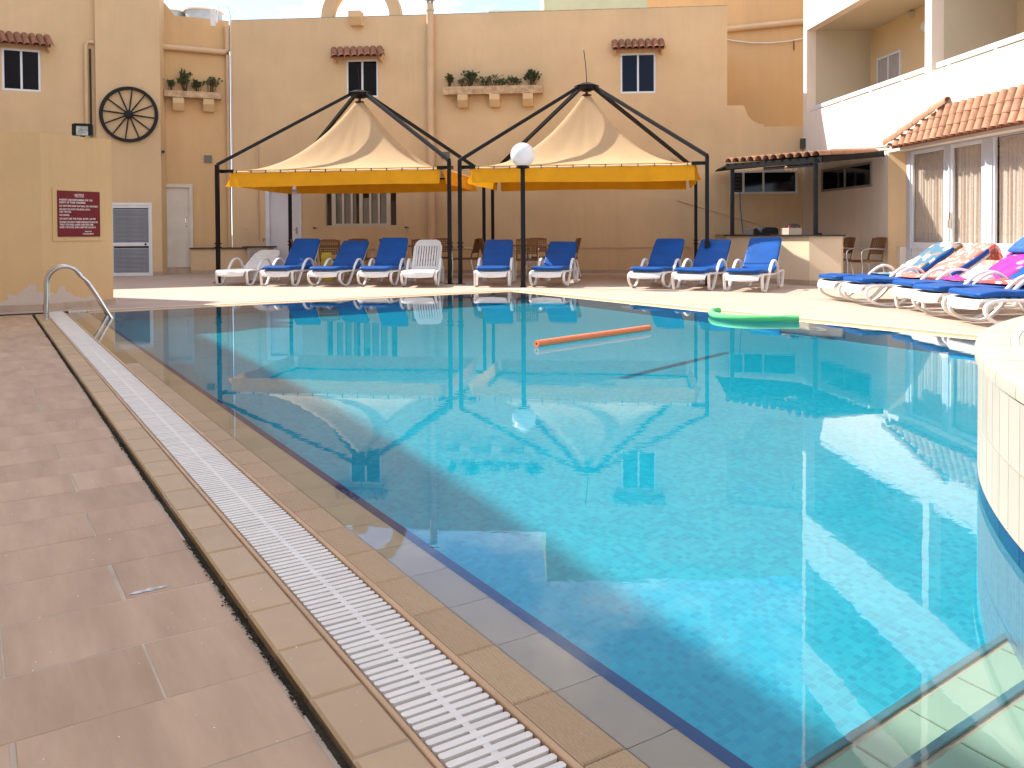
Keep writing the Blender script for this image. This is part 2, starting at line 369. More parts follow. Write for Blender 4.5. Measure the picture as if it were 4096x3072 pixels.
# pale grit on the slabs and a white paint scuff
gr = MB()
for i in range(170):
    u, v = random.uniform(1.0, 5.5), random.uniform(.06, .57) if i % 3 else random.uniform(.62, .73); r = random.uniform(.0008, .0026); z0 = -.0155 if v < .6 else .0085
    c = Vector(W(u, v, z0)); a = random.uniform(0, pi)
    gr.add([c+Vector((r*cos(a+k*pi/2)*random.uniform(.5, 1.6), r*sin(a+k*pi/2), 0)) for k in range(4)]+[c+Vector((0, 0, r*.8))], [(0,1,4),(1,2,4),(2,3,4),(3,0,4)])
tag(gr.build('pale_grit', M_wgrout, ldeck), kind='stuff')
sm = MB(); P_ = []
for k in range(22):
    a = 2*pi*k/22; P_.append(W(2.62+.011*sin(a)*random.uniform(.5, 1.3), .43+.06*cos(a)*random.uniform(.75, 1.1), -.0142))
sm.add(P_, [tuple(range(22))]); tag(sm.build('paint_scuff', mat('white_scuff', (.66, .63, .60), .7, .2, 40.), ldeck), kind='stuff')

# ------------------------------------------------------------------ pool surround: lip, ribbed tiles, grate, coping
sur = thing('pool_surround', None, None); sur['kind'] = 'structure'
tile_cache = {}
def tile_mesh(name, L, wdt, h, m, chamfer=.004):
    key = (name, round(L, 3), round(wdt, 3))
    if key not in tile_cache: tile_cache[key] = MB().bbox(0, L, 0, wdt, -h, 0, chamfer).mesh(name, m)
    return tile_cache[key]
def lip_mesh(L):
    key = ('lip', round(L, 3))
    if key not in tile_cache:
        prof = [(.002,-.05),(-.002,-.02),(-.002,-.008),(.002,-.002),(.010,.0018),(.022,.0012),(.036,-.0015),(.13,.0),(.13,-.03)]
        m = MB(); m.prism([(a, b) for a, b in prof], 0, L, 'x'); me = m.mesh('lip_tile', M_liptile, 30)
        bm = bmesh.new(); bm.from_mesh(me); bmesh.ops.recalc_face_normals(bm, faces=bm.faces); bm.to_mesh(me); bm.free()
        tile_cache[key] = me
    return tile_cache[key]
MOD = .248
def edge_strip(O, ang, length, phase, zlip, zrib, full, joint=.003):
    """tiles along one pool edge. O: lip corner, ang: edge direction, outward is to the left of it"""
    d = Vector((cos(ang), sin(ang), 0)); nrm = Vector((-sin(ang), cos(ang), 0)); O = Vector(O)
    s = -phase
    while s < length-.02:
        a, b = max(s, 0), min(s+MOD, length)
        if b-a > .03:
            L = b-a-joint; p = O+d*(a+joint/2)
            um = s
            link('lip_tile', lip_mesh(L), sur, p+Vector((0, 0, zlip)), ang)
            link('ribbed_tile', tile_mesh('ribbed_tile', L, .110, .03, M_ribtile), sur, p+nrm*.135+Vector((0, 0, zrib(a))), ang+random.uniform(-.001, .001))
            if full: link('coping_tile', tile_mesh('coping_tile', L, .122, .04, M_coping, .006), sur, p+nrm*.482+Vector((0, 0, .008+random.uniform(-.0007, .0007))), ang)
        s += MOD
    def bar(name, o0, o1, z0, z1, m):
        MB().bbox(0, length, o0, o1, z0, z1, .002).build(name, m, sur, O, ang)
    bar('grout_bed', .0, .25, -.06, -.007, M_grout)
    bar('grate_trim', .2465, .2635, -.05, .010, M_trim)
    bar('gutter_channel', .2645, .4655, -.09, -.022, M_channel)
    bar('grate_trim', .4665, .4795, -.05, .009, M_trim)
    if full: bar('grout_bed', .4800, .604, -.06, .0035, M_grout)
angL = atan2(UY+.0105*VY, UX+.0105*VX)
OL = Vector(W(0, vl(0)))
edge_strip(OL, angL, UEND+.13, MOD-(1.26 % MOD), -.0030, lambda a: .004 if a < 5 else (.004-.0075*min(1, (a-5)/4)), True)
edge_strip(W(UEND, vl(UEND)), atan2(VY, VX), VFAR+.13-vl(UEND), .1, .004, lambda a: .006, False)
edge_strip(W(UEND, VFAR), atan2(-UY, -UX), 11.2, .05, .004, lambda a: .006, False)

# white overflow grates: bars across the gutter with a spine
def grate(label, O, ang, length, n_parts, pitch=.0287):
    g = thing('overflow_grate', label, 'drain grate', O, ang)
    n = int(length/pitch)
    sl = MB()
    prof = [(0, .270), (.004, .266), (.0145, .266), (.0185, .270), (.0185, .456), (.0145, .460), (.004, .460), (0, .456)]
    sl.prism(prof, -.018, .0055); me = sl.mesh('grate_slat', M_slat)
    bm = bmesh.new(); bm.from_mesh(me); bmesh.ops.recalc_face_normals(bm, faces=bm.faces); bm.to_mesh(me); bm.free()
    for i in range(min(n, n_parts)):
        link('grate_slat', me, g, (i*pitch, 0, random.uniform(-.0006, .0006)), random.uniform(-.004, .004))
    if n > n_parts:
        rest = MB()
        for i in range(n_parts, n): rest.box(i*pitch, i*pitch+.0185, .266, .460, -.018, .0055)
        tag(rest.build('far_slats', M_slat, g), kind='stuff')
    MB().box(0, length, .3535, .3695, -.018, .0046).build('grate_spine', M_slat, g)
    return g
grate('long white slatted overflow grate along the near left pool edge', OL+Vector((cos(angL), sin(angL), 0))*.9, angL, UEND+.46-.9, 300)
grate('short white slatted overflow grate along the far left pool edge by the ochre block', W(UEND, vl(UEND)-.2), atan2(VY, VX), VFAR+.5-vl(UEND)+.2, 200)
grate('white slatted overflow grate along the sunlit far pool edge by the loungers', W(UEND+.25, VFAR), atan2(-UY, -UX), 11.3, 300)

# ------------------------------------------------------------------ basin under water
DEP = -1.15
basin = thing('pool_basin', None, None); basin['kind'] = 'structure'
Uv, Vv, Zv = Vector((UX, UY, 0)), Vector((VX, VY, 0)), Vector((0, 0, 1))
f = MB(); quad(f, [W(UNEAR-.1, 1.0, DEP), W(UNEAR-.1, VFAR+.2, DEP), W(UEND+.1, VFAR+.2, DEP), W(UEND+.1, 1.0, DEP)])
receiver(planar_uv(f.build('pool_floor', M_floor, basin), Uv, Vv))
def basin_wall(p, q, nin):
    """tiled wall from p to q with a navy band at the waterline; nin points into the pool"""
    a, b = Vector(p), Vector(q); n = Vector(nin)*.004
    m = MB(); quad(m, [a+Vector((0,0,DEP)), b+Vector((0,0,DEP)), b+Vector((0,0,-.008)), a+Vector((0,0,-.008))])
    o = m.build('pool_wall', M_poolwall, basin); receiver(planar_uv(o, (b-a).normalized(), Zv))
    m = MB(); quad(m, [a+n+Vector((0,0,-.13)), b+n+Vector((0,0,-.13)), b+n+Vector((0,0,-.006)), a+n+Vector((0,0,-.006))])
    quad(m, [a+n+Vector((0,0,-.006)), b+n+Vector((0,0,-.006)), b-n*11+Vector((0,0,-.006)), a-n*11+Vector((0,0,-.006))])
    receiver(m.build('waterline_band', M_navy, basin))
basin_wall(W(UNEAR, vl(UNEAR)+.032), W(UEND, vl(UEND)+.032), Vv)
basin_wall(W(UEND-.005, vl(UEND)), W(UEND-.005, VFAR), -Uv)
basin_wall(W(UEND, VFAR-.006), W(UNEAR, VFAR-.006), -Vv)
basin_wall(W(UNEAR, VFAR), W(UNEAR, vl(UNEAR)), Uv)
# entry steps at the near end, navy nosings on cream tiles
for i, (ue, zt) in enumerate(((1.425, -.75), (1.14, -.45), (.855, -.15))):
    m = MB(); vs = []
    u0 = UNEAR; v0, v1 = vl(1)+.014, 7.6
    P = [W(u0, v0), W(ue, v0), W(ue, v1), W(u0, v1)]
    zt2 = zt-.012
    m.add([(x, y, DEP) for x, y, _ in P]+[(x, y, zt2) for x, y, _ in P], [(4,5,6,7),(0,1,5,4),(1,2,6,5),(2,3,7,6),(3,0,4,7)])
    st = m.build('pool_step', M_grout, basin); receiver(st)
    nb = MB(); ang = atan2(VY, VX)
    nb.bbox(0, v1-v0, -.020, .004, -.05, .0015, .003); receiver(nb.build('step_nosing', M_nosing, basin, W(ue, v0, zt), ang))
    ntile = 18
    for k in range(ntile):
        t = tile_mesh('step_tile', .244, .250, .012, M_steptile)
        o = link('step_tile', t, basin, W(ue-.286, v0+.03+k*MOD, zt), ang); receiver(o)
# pool lights on the far wall
for k, u in enumerate((9.1, 5.95)):
    pl = thing('underwater_lamp', ['round underwater lamp in the far pool wall behind the orange noodle', 'round underwater lamp in the far pool wall below the green noodle'][k], 'pool light', W(u, VFAR-.02, -.46), (pi/2, 0, atan2(-UY, -UX)))
    receiver(MB().lathe([(.10, 0), (.135, 0), (.14, .015), (.11, .025), (.10, .02), (.10, 0)], 24, cap=False).build('bezel', M_white, pl))
    receiver(MB().lathe([(.0, .008), (.10, .008)], 24).build('lens', mat('lamp_lens', (.35, .55, .6), .3), pl))

# ------------------------------------------------------------------ water
def water_mat():
    m = bpy.data.materials.new('pool_water'); m.use_nodes = True; nt = m.node_tree; n = nt.nodes; l = nt.links; b = n['Principled BSDF']
    b.inputs['Base Color'].default_value = (.80, .97, 1, 1)
    b.inputs['Transmission Weight'].default_value = 1; b.inputs['IOR'].default_value = 1.333; b.inputs['Roughness'].default_value = 0
    t = n.new('ShaderNodeTexCoord'); mp = n.new('ShaderNodeMapping'); mp.inputs['Rotation'].default_value = (0, 0, .35); mp.inputs['Scale'].default_value = (1, 1.7, 1)
    l.new(t.outputs['Object'], mp.inputs[0])
    a = n.new('ShaderNodeTexNoise'); a.inputs['Scale'].default_value = 1.15; a.inputs['Detail'].default_value = 2; l.new(mp.outputs[0], a.inputs['Vector'])
    c = n.new('ShaderNodeTexNoise'); c.inputs['Scale'].default_value = 9; c.inputs['Detail'].default_value = 3; l.new(mp.outputs[0], c.inputs['Vector'])
    msk = n.new('ShaderNodeTexNoise'); msk.inputs['Scale'].default_value = .33; msk.inputs['Detail'].default_value = 2; l.new(t.outputs['Object'], msk.inputs['Vector'])
    mr = n.new('ShaderNodeMapRange'); mr.inputs['From Min'].default_value = .42; mr.inputs['From Max'].default_value = .66; mr.inputs['To Min'].default_value = .01; mr.inputs['To Max'].default_value = .085
    l.new(msk.outputs['Fac'], mr.inputs[0])
    mu = n.new('ShaderNodeMath'); mu.operation = 'MULTIPLY'; l.new(c.outputs['Fac'], mu.inputs[0]); l.new(mr.outputs[0], mu.inputs[1])
    ad = n.new('ShaderNodeMath'); ad.operation = 'MULTIPLY_ADD'; ad.inputs[1].default_value = .15; l.new(a.outputs['Fac'], ad.inputs[0]); l.new(mu.outputs[0], ad.inputs[2])
    bp = n.new('ShaderNodeBump'); bp.inputs['Strength'].default_value = .14; bp.inputs['Distance'].default_value = .028
    l.new(ad.outputs[0], bp.inputs['Height']); l.new(bp.outputs[0], b.inputs['Normal'])
    return m
M_water = water_mat()
wm = MB(); quad(wm, [W(.45, vl(0)-.245), W(.45, VFAR+.01), W(UEND+.008, VFAR+.01), W(UEND+.008, vl(UEND)-.245)])
wo = wm.build('pool_water', M_water, fix=False)
if wo.data.polygons[0].normal.z < 0: wo.data.flip_normals()
wo.data.polygons[0].use_smooth = True
tag(wo, kind='structure'); wo.cycles.is_caustics_caster = True

# ------------------------------------------------------------------ round raised basin at the right
RC = Vector((5.82, 1.35, 0)); RR = 4.44
rb = thing('round_raised_pool', 'round raised basin clad in cream tiles rising from the pool at right', 'raised pool', RC)
da = MOD/RR
def arc_piece(r0, r1, z0, z1, a0, a1, top=True, n=3):
    m = MB(); vs = []; fs = []
    for k in range(n+1):
        a = a0+(a1-a0)*k/n
        vs += [(r0*cos(a), r0*sin(a), z0), (r1*cos(a), r1*sin(a), z0), (r1*cos(a), r1*sin(a), z1), (r0*cos(a), r0*sin(a), z1)]
    for k in range(n):
        for e in range(4): fs.append((4*k+e, 4*k+(e+1) % 4, 4*k+4+(e+1) % 4, 4*k+4+e))
    fs += [(0,1,2,3), (4*n+3,4*n+2,4*n+1,4*n)]
    return m.add(vs, fs)
gp = .0016/RR
a_lo, a_hi = radians(96), radians(212)
core = MB(); core.lathe([(RR-.03, DEP), (RR-.012, -.03), (RR-.012, .535), (.05, .535)], 240); core.build('grout_core', M_wgrout, rb, smooth=30)
# the part of the shell below water
uw = MB()
def uwp(s, t): a = a_lo+(a_hi-a_lo)*s; return ((RR-.004)*cos(a), (RR-.004)*sin(a), DEP+(-.012-DEP)*t)
uw.grid(uwp, 120, 1); uo = uw.build('underwater_shell', M_circwall, rb, smooth='all'); receiver(uo)
me = uo.data; uvl = me.uv_layers.new(name='UVMap')
for lp in me.loops:
    p = me.vertices[lp.vertex_index].co; uvl.data[lp.index].uv = (atan2(p.y, p.x)*RR, p.z)
def piece(name, r0, r1, z0, z1, m, span, gap=gp):
    me = arc_piece(r0, r1, z0, z1, -span/2+gap, span/2-gap).mesh(name, m)
    bm = bmesh.new(); bm.from_mesh(me); bmesh.ops.recalc_face_normals(bm, faces=bm.faces); bm.to_mesh(me); bm.free(); return me
def rim_mesh():
    m = MB(); vs = []; fs = []; n = 3; prof = [(RR-.118,.53),(RR-.03,.52),(RR-.03,.50),(RR+.012,.50),(RR+.013,.535),(RR+.008,.547),(RR-.004,.552),(RR-.118,.552)]
    k_ = len(prof)
    for k in range(n+1):
        a = -da/2+gp+(da-2*gp)*k/n
        vs += [(r*cos(a), r*sin(a), z) for r, z in prof]
    for k in range(n):
        for e in range(k_): fs.append((k_*k+e, k_*k+(e+1) % k_, k_*k+k_+(e+1) % k_, k_*k+k_+e))
    fs += [tuple(range(k_)), tuple(range(n*k_, n*k_+k_))[::-1]]
    m.add(vs, fs); me = m.mesh('rim_tile', M_rimtile, 30); bm = bmesh.new(); bm.from_mesh(me); bmesh.ops.recalc_face_normals(bm, faces=bm.faces); bm.to_mesh(me); bm.free(); return me
me_rim = rim_mesh()
me_w1 = piece('wall_tile', RR-.011, RR, .272, .490, M_rimtile, da/2); me_w2 = piece('wall_tile', RR-.011, RR, .048, .266, M_rimtile, da/2)
me_nv = piece('waterline_tile', RR-.011, RR-.001, -.05, .043, M_navy, da)
me_t2 = piece('platform_tile', RR-.118-.03-.245, RR-.118-.03, .53, .550, M_rimtile, da)
me_t3 = piece('platform_tile', RR-.118-.03-.50, RR-.118-.03-.25, .53, .550, M_rimtile, da)
a_j = radians(157.63); k0 = int((a_lo-a_j)/da); k1 = int((a_hi-a_j)/da)
for k in range(k0, k1):
    a = a_j+(k+.5)*da
    link('rim_tile', me_rim, rb, (0, 0, random.uniform(-.0006, .0006)), a)
    for q in (-.25, .25):
        link('wall_tile', me_w1, rb, (0, 0, 0), a+q*da); link('wall_tile', me_w2, rb, (0, 0, 0), a+q*da)
    receiver(link('waterline_tile', me_nv, rb, (0, 0, 0), a))
    link('platform_tile', me_t2, rb, (0, 0, 0), a); link('platform_tile', me_t3, rb, (0, 0, 0), a)
MB().lathe([(.05, .536), (RR-.652, .536), (RR-.652, .549), (.05, .549)], 120).build('platform_floor', M_rimtile, rb)
arc_piece(RR-.146, RR-.120, .53, .5535, a_lo, a_hi, n=60).build('white_ring', M_white, rb)

# ================================================================== BUILDINGS
def bar_tile(name, L, r0, r1, m, th=.012, n=7):
    """half-barrel roof tile: starts at the origin, runs along +x, arched towards +z"""
    mb = MB(); vs = []; fs = []
    for x, r in ((0, r0), (L, r1)):
        for q in (r, r-th):
            vs += [(x, -q*cos(pi*k/n), q*sin(pi*k/n)) for k in range(n+1)]
    w = n+1; A0, B0, A1, B1 = 0, w, 2*w, 3*w
    for k in range(n):
        fs += [(A0+k, A0+k+1, A1+k+1, A1+k), (B0+k+1, B0+k, B1+k, B1+k+1), (A0+k+1, A0+k, B0+k, B0+k+1), (A1+k, A1+k+1, B1+k+1, B1+k)]
    fs += [(A0, A1, B1, B0), (A0+n, B0+n, B1+n, A1+n)]
    mb.add(vs, fs); me = mb.mesh(name, m, 35); bm = bmesh.new(); bm.from_mesh(me); bmesh.ops.recalc_face_normals(bm, faces=bm.faces); bm.to_mesh(me); bm.free(); return me
def orient(o, p, xdir, zdir, jitter=0.):
    x = Vector(xdir).normalized(); z = Vector(zdir); z = (z-x*z.dot(x)).normalized(); y = z.cross(x)
    M = Matrix((x, y, z)).transposed().to_4x4(); M.translation = Vector(p)
    if jitter: M = M @ Matrix.Rotation(random.uniform(-jitter, jitter), 4, 'Z') @ Matrix.Rotation(random.uniform(-jitter, jitter)*.6, 4, 'Y')
    o.matrix_local = M; return o
TILE_A = bar_tile('roof_tile', .46, .070, .082, M_terr_dull)
def awning(bld, x0, x1, zt, zb, proj, n, skew=0.):
    """row of barrel tiles over a window, high at the wall"""
    a = MB(); a.prism([(0, zt-.05), (proj-.04, zb+.0), (proj-.04, zb-.03), (0, zt-.09)], x0+.03, x1-.03, 'x')
    aw = a.build('tile_awning', M_terr_dull, bld)
    for k in range(n):
        x = x0+(x1-x0)*(k+.5)/n
        d = Vector((skew, proj, zb-zt))
        t = link('roof_tile', TILE_A, aw); orient(t, (x-skew*.5, 0, zt-.02), d, (0, -(zb-zt), proj), .03)
        t.scale = (d.length/.46, min(1.1, (x1-x0)/n/.160), 1)
    for x in (x0+.06, x1-.10):
        MB().prism([(0, zb-.12), (0, zt-.1), (proj*.8, zb-.02)], x, x+.04, 'x').build('bracket', M_wall, aw)
    return aw
def window(bld, x0, x1, z0, z1, y, o, panes=2, fw=.045, mfr=M_alu, mgl=M_dark, depth=.05, name='window'):
    """framed window; o = +1/-1 is the outward y direction; panes are children"""
    f = MB(); ya, yb = sorted((y, y+o*depth))
    for a, b, c, d in ((x0, x1, z0, z0+fw), (x0, x1, z1-fw, z1), (x0, x0+fw, z0+fw, z1-fw), (x1-fw, x1, z0+fw, z1-fw)): f.box(a, b, ya, yb, c, d)
    wid = (x1-x0-2*fw)/panes
    for k in range(1, panes): f.box(x0+fw+wid*k-.022, x0+fw+wid*k+.022, ya-.004, yb+.004, z0+fw, z1-fw)
    w = f.build(name, mfr, bld)
    for k in range(panes):
        a = x0+fw+wid*k+(.022 if k else 0); b = x0+fw+wid*(k+1)-(.022 if k < panes-1 else 0)
        yy = y+o*(depth*.45 if k % 2 else depth*.3)
        MB().box(a, b, min(yy, yy-o*.008), max(yy, yy-o*.008), z0+fw, z1-fw).build('pane', mgl, w)
    return w

# ------------------------------------------------------------------ courtyard building at the back (x = metres to the left of the right corner, y = towards the pool)
CW = thing('courtyard_building', 'long ochre rendered two storey building behind the tents with roof arch', 'building', (7.0, 20.3, 0), radians(180-5.48))
holes = [(10.39, 11.21, 4.43, 5.38), (3.495, 4.35, 4.395, 5.37), (9.93, 11.80, 1.18, 2.30), (12.42, 13.31, .02, 2.19)]
MB().wall(1.79, 14.24, -.05, 6.45, 0, -.30, holes).build('wall', M_wall, CW)
npts = [(-.12, -.05), (1.789, -.05), (1.789, 4.06), (1.40, 4.05)]
for k in range(1, 8):
    a = k/8*pi/2; npts.append((.93+.43*cos(a), 4.03-.44*sin(a)))
npts += [(.93, 3.59), (.93, 3.53), (-.12, 3.53)]
MB().prism(npts, -.30, -.002, 'y').build('low_wall', M_wall, CW)
MB().box(1.9, 14.1, -6.5, -.31, -.05, 6.2).build('roof_block', M_wall, CW)
MB().box(1.789, 14.24, -.33, .0, 6.451, 6.466).build('parapet_cap', mat('weathered_cap', (.42, .33, .23), .9, .3, 6.), CW)
# arch on the roof
ar = MB(); n = 20; vs = []; fs = []
prof = [(-1, .0)]+[(-cos(pi*k/n), sin(pi*k/n)) for k in range(n+1)]+[(1, .0)]
for k in range(n+1):
    c, s_ = -cos(pi*k/n), sin(pi*k/n)
    for R in (1.025, .735):
        for y in (-.30, -.02): vs.append((10.83+R*c, y, 6.44+R*1.02*s_))
for k in range(n):
    q = 4*k
    fs += [(q, q+4, q+5, q+1), (q+2, q+3, q+7, q+6), (q, q+2, q+6, q+4), (q+1, q+5, q+7, q+3)]
fs += [(0, 1, 3, 2), (4*n, 4*n+2, 4*n+3, 4*n+1)]
ar.add(vs, fs); ar.build('roof_arch', M_wall, CW, smooth=30)
def corbel(bld, xc, z, w=.25, h=.30, d=.30):
    MB().prism([(0, z-h), (0, z), (d, z), (d, z-h*.45), (d*.55, z-h)], xc-w/2, xc+w/2, 'x').build('corbel', M_wall, bld)
corbel(CW, 10.9, 6.53, .31, .33, .32)
for xc in (8.21, 7.42, 6.60): corbel(CW, xc, 4.405)
window(CW, 10.39, 11.21, 4.43, 5.38, -.07, 1); window(CW, 3.495, 4.35, 4.395, 5.37, -.07, 1)
awning(CW, 10.20, 11.55, 5.68, 5.40, .33, 8, -.12); awning(CW, 3.28, 4.56, 5.68, 5.42, .33, 8, -.02)
# ground floor window with shutters
f = MB()
X0, X1, Z0, Z1 = 9.93, 11.80, 1.18, 2.30
M_shut = mat('cream_shutter', (.62, .53, .42), .6, .06, 3.)
for a, b, c, d in ((X0, X1, Z0, Z0+.03), (X0, X1, Z1-.03, Z1), (X0, X0+.03, Z0, Z1), (X1-.03, X1, Z0, Z1)): f.box(a, b, -.10, -.03, c, d)
def xs(px): return X1-(px-440)/845*(X1-X0)
bars_ = [(520, 565), (642, 664), (742, 766), (843, 881), (959, 981), (1059, 1082), (1160, 1206)]
for a, b in bars_: f.box(xs(b), xs(a), -.08, -.02, Z0+.03, Z1-.03)
f.box(xs(1206), xs(520), -.075, -.025, Z0+.03, Z0+.075)
bw = f.build('window', M_shut, CW)
ed = [440]+[q for ab in bars_ for q in ab]+[1285]
M_blind = mat('grey_blind', (.42, .38, .33), .8, .05, 2.)
for k in range(8):
    a, b = xs(ed[2*k+1]), xs(ed[2*k])
    MB().box(a+.001, b-.001, -.062, -.056, Z0+.03, Z1-.03).build('pane', glass_sheet('window_glass', (.93, .95, .95)) if 'window_glass' not in MATS else MATS['window_glass'], bw)
    if 0 < k < 7:
        bl = MB(); z = Z0+.05
        x0b, x1b = a+.005, b-.005
        if k == 3: x0b = a+(b-a)*.62
        if k == 4: z = Z0+.05
        top = Z1-.05 if k != 4 else Z0+.72
        while z < top: bl.box(x0b, x1b, -.13, -.11, z, z+.022); z += .026
        bl.build('blind', M_blind, bw)
MB().box(X0, X1, -.29, -.25, Z0, Z1).build('room_wall', M_darkroom, bw)
for x in (12.09, 9.72): 
    MB().box(x-.05, x+.01, 0, .012, 1.135, 1.165).box(x-.012, x+.006, .012, .05, 1.14, 1.175).box(x-.10, x-.01, .03, .05, 1.14, 1.155).build('wall_hook', M_black, CW)
# white door under the left tent
dr = MB().box(12.47, 13.26, -.12, -.07, .02, 2.14).build('door', M_whitewall, CW)
fr = MB()
for a, b, c, d in ((12.40, 12.49, 0, 2.22), (13.24, 13.34, 0, 2.22)): fr.box(a, b, -.08, .03, c, d)
fr.box(12.49, 13.24, -.08, .03, 2.13, 2.22); fr.build('door_frame', M_whitewall, dr)
MB().box(12.54, 12.58, -.07, -.045, 1.02, 1.17).tube([(12.56, -.045, 1.11), (12.56, -.02, 1.11), (12.64, -.02, 1.11)], .009, 6).build('handle', M_chrome, dr)
# pipes, ledges and small fixtures
MB().tube([(9.03, .12, .0), (9.03, .12, 6.66)], .092, 14).build('vent_pipe', M_pipe, CW, smooth=30)
vp = MB()
vp.lathe([(.098, 6.5), (.104, 6.505), (.104, 6.55), (.09, 6.56), (.085, 6.66), (.085, 6.69)], 16, (9.03, .12, 0))
for k in range(6): a = k*pi/3; vp.box(9.03+.07*cos(a)-.012, 9.03+.07*cos(a)+.012, .12+.07*sin(a)-.012, .12+.07*sin(a)+.012, 6.69, 6.80)
vp.lathe([(.15, 6.79), (.145, 6.80), (.03, 6.845), (.0, 6.85)], 18, (9.03, .12, 0)); vp.build('vent_cowl', mat('grey_beige_cowl', (.45, .40, .33), .6), CW, smooth=30)
for z in (2.2, 3.75, 5.2): MB().lathe([(.094, z), (.099, z), (.099, z+.03), (.094, z+.03)], 14, (9.03, .12, 0)).build('pipe_collar', M_pipe, CW)
MB().tube([(13.54, .035, .85), (13.54, .035, 3.4)], .022, 8).build('conduit', M_pipe, CW, smooth=True)
MB().tube([(14.20, .03, 2.5), (14.20, .03, 6.42), (14.18, .03, 6.62), (14.0, .05, 6.70)], .009, 6).build('white_cable', M_rope, CW)
MB().box(.9, 9.2, 0, .022, .625, .650).build('conduit', M_pipe, CW)
MB().tube([(2.98, .02, 1.78), (.72, .02, 1.07)], .012, 6).build('conduit', M_pipe, CW)
MB().box(-.1, 12.38, 0, .015, -.02, .085).box(13.36, 14.2, 0, .015, -.02, .085).build('skirting', M_plinth, CW)
MB().box(8.58, 8.79, 0, .04, 2.87, 3.03).build('fixture_box', mat('grey_plastic', (.18, .16, .14), .6), CW)
MB().box(3.02, 3.10, 0, .05, 2.76, 2.83).build('fixture_box', M_pipe, CW)
for x in (-.24, -.06): MB().tube([(x, .08, 0), (x, .08, 2.95 if x < -.1 else 3.3), (x-.05, .08, 3.36)], .055 if x < -.1 else .03, 10).build('downpipe', M_pipe, CW, smooth=True)
MB().box(-.10, .08, .03, .14, 2.98, 3.22).build('junction_box', mat('dark_box', (.07, .06, .05), .6), CW)
bwin = window(CW, .145, 1.741, 1.91, 2.475, .003, 1, 2, .05, mat('cream_frame', (.70, .64, .56), .5, .05))
MB().box(1.44, 1.70, .012, .03, 1.97, 2.42).build('louvre_panel', M_darkroom, bwin)
for k in range(5): MB().prism([(.03, 2.00+k*.085), (.055, 1.985+k*.085), (.055, 2.02+k*.085), (.03, 2.045+k*.085)], 1.44, 1.70, 'x').build('louvre', mat('black_louvre', (.03, .03, .03), .5), bwin)
MB().box(1.39, 1.44, .003, .06, 1.96, 2.43).build('mullion', MATS['cream_frame'], bwin)
MB().tube([(1.50, .05, 1.97), (1.49, .09, 1.6), (1.43, .10, .95)], .011, 6).build('blue_hose', mat('blue_hose', (.03, .10, .28), .5), CW, smooth=True)

# ------------------------------------------------------------------ left annex: recessed bay with plain door, pier with louvred door, window wall
AX = thing('annex_building', 'tall ochre annex at left with tiled window awning and louvred door', 'building', (-7.27, 21.82, 0), radians(200))
MB().prism([(-.02, -.05), (1.78, -.05), (1.78, 6.83), (1.5, 6.81), (1.28, 6.52), (-.02, 6.49)], -.3, 0, 'y').build('wall', M_wall2, AX)
MB().box(-.02, 1.3, -3, -.31, -.05, 6.3).build('roof_block', M_wall2, AX)
pd = MB().box(.985, 1.70, .002, .02, .17, 2.19).build('door', M_doorw, AX)
fr = MB().box(.905, .985, .002, .07, .16, 2.28).box(.985, 1.75, .002, .07, 2.19, 2.28); fr.build('door_frame', M_doorw, pd)
MB().tube([(1.07, .02, 1.43), (1.085, .06, 1.41), (1.09, .06, 1.30), (1.075, .02, 1.28)], .009, 6).build('handle', M_chrome, pd)
MB().lathe([(.012, 0), (.014, .01), (0, .012)], 10).build('lock', M_black, pd, (1.055, .02, 1.21), (-pi/2, 0, 0))
MB().box(.86, 1.78, 0, .10, -.02, .155).build('step', M_plinth, AX)
for s0 in (1.206, .493): corbel(AX, s0, 4.43, .26, .31, .27)
MB().tube([(1.7, .09, 5.70), (.10, .09, 5.66), (.02, .09, 5.72), (.02, .09, 6.35)], .078, 12).build('drain_pipe', M_pipe, AX, smooth=30)
MB().tube([(.02, .07, 5.6), (.02, .07, .3)], .05, 10).build('drain_pipe', M_pipe, AX, smooth=30)
MB().box(.43, .62, 0, .05, 2.84, 3.02).build('fixture_box', MATS['grey_plastic'], AX)
# pier (own frame 10 degrees off the picture plane) expressed in the annex frame
def in_frame(o0, ang):
    """empty-free placement: returns loc and rotation of a child frame inside AX"""
    d = Vector((o0[0]+7.27, o0[1]-21.82)); a = radians(200); 
    return (d.x*cos(a)+d.y*sin(a), -d.x*sin(a)+d.y*cos(a), 0), radians(ang-200)
PLc, PRz = in_frame((-8.8, 20.7), 190)
pier = MB().wall(-.21, 1.26, -.05, 6.98, 0, -.55, [(.017, 1.0, .0, 1.785)]).build('pier', M_wall, AX, PLc, PRz)
MB().box(-.235, .0, 0, .02, -.02, .10).build('skirting', M_plinth, pier)
ld = MB()
for a, b, c, d in ((.017, .075, 0, 1.785), (.94, 1.0, 0, 1.785), (.075, .94, 1.72, 1.785), (.075, .94, 0, .045)): ld.box(a, b, -.06, .012, c, d)
for a, b, c, d in ((.077, .10, .047, 1.718), (.915, .938, .047, 1.718), (.10, .915, 1.655, 1.718), (.10, .915, .725, .81), (.10, .915, .047, .075)): ld.box(a, b, -.05, .0, c, d)
fr2 = ld.build('louvre_door_frame', M_white, AX, PLc, PRz)
sl = MB().prism([(-.045, 0), (-.008, -.026), (-.004, -.022), (-.041, .006)], .10, .915, 'x').mesh('louvre_slat', M_grille)
z = .105
while z < 1.65:
    if not (.69 < z < .83): link('louvre_slat', sl, fr2, (0, 0, z))
    z += .0317
MB().box(.1, .915, -.3, -.06, .05, 1.7).build('louvre_backing', M_darkroom, fr2)
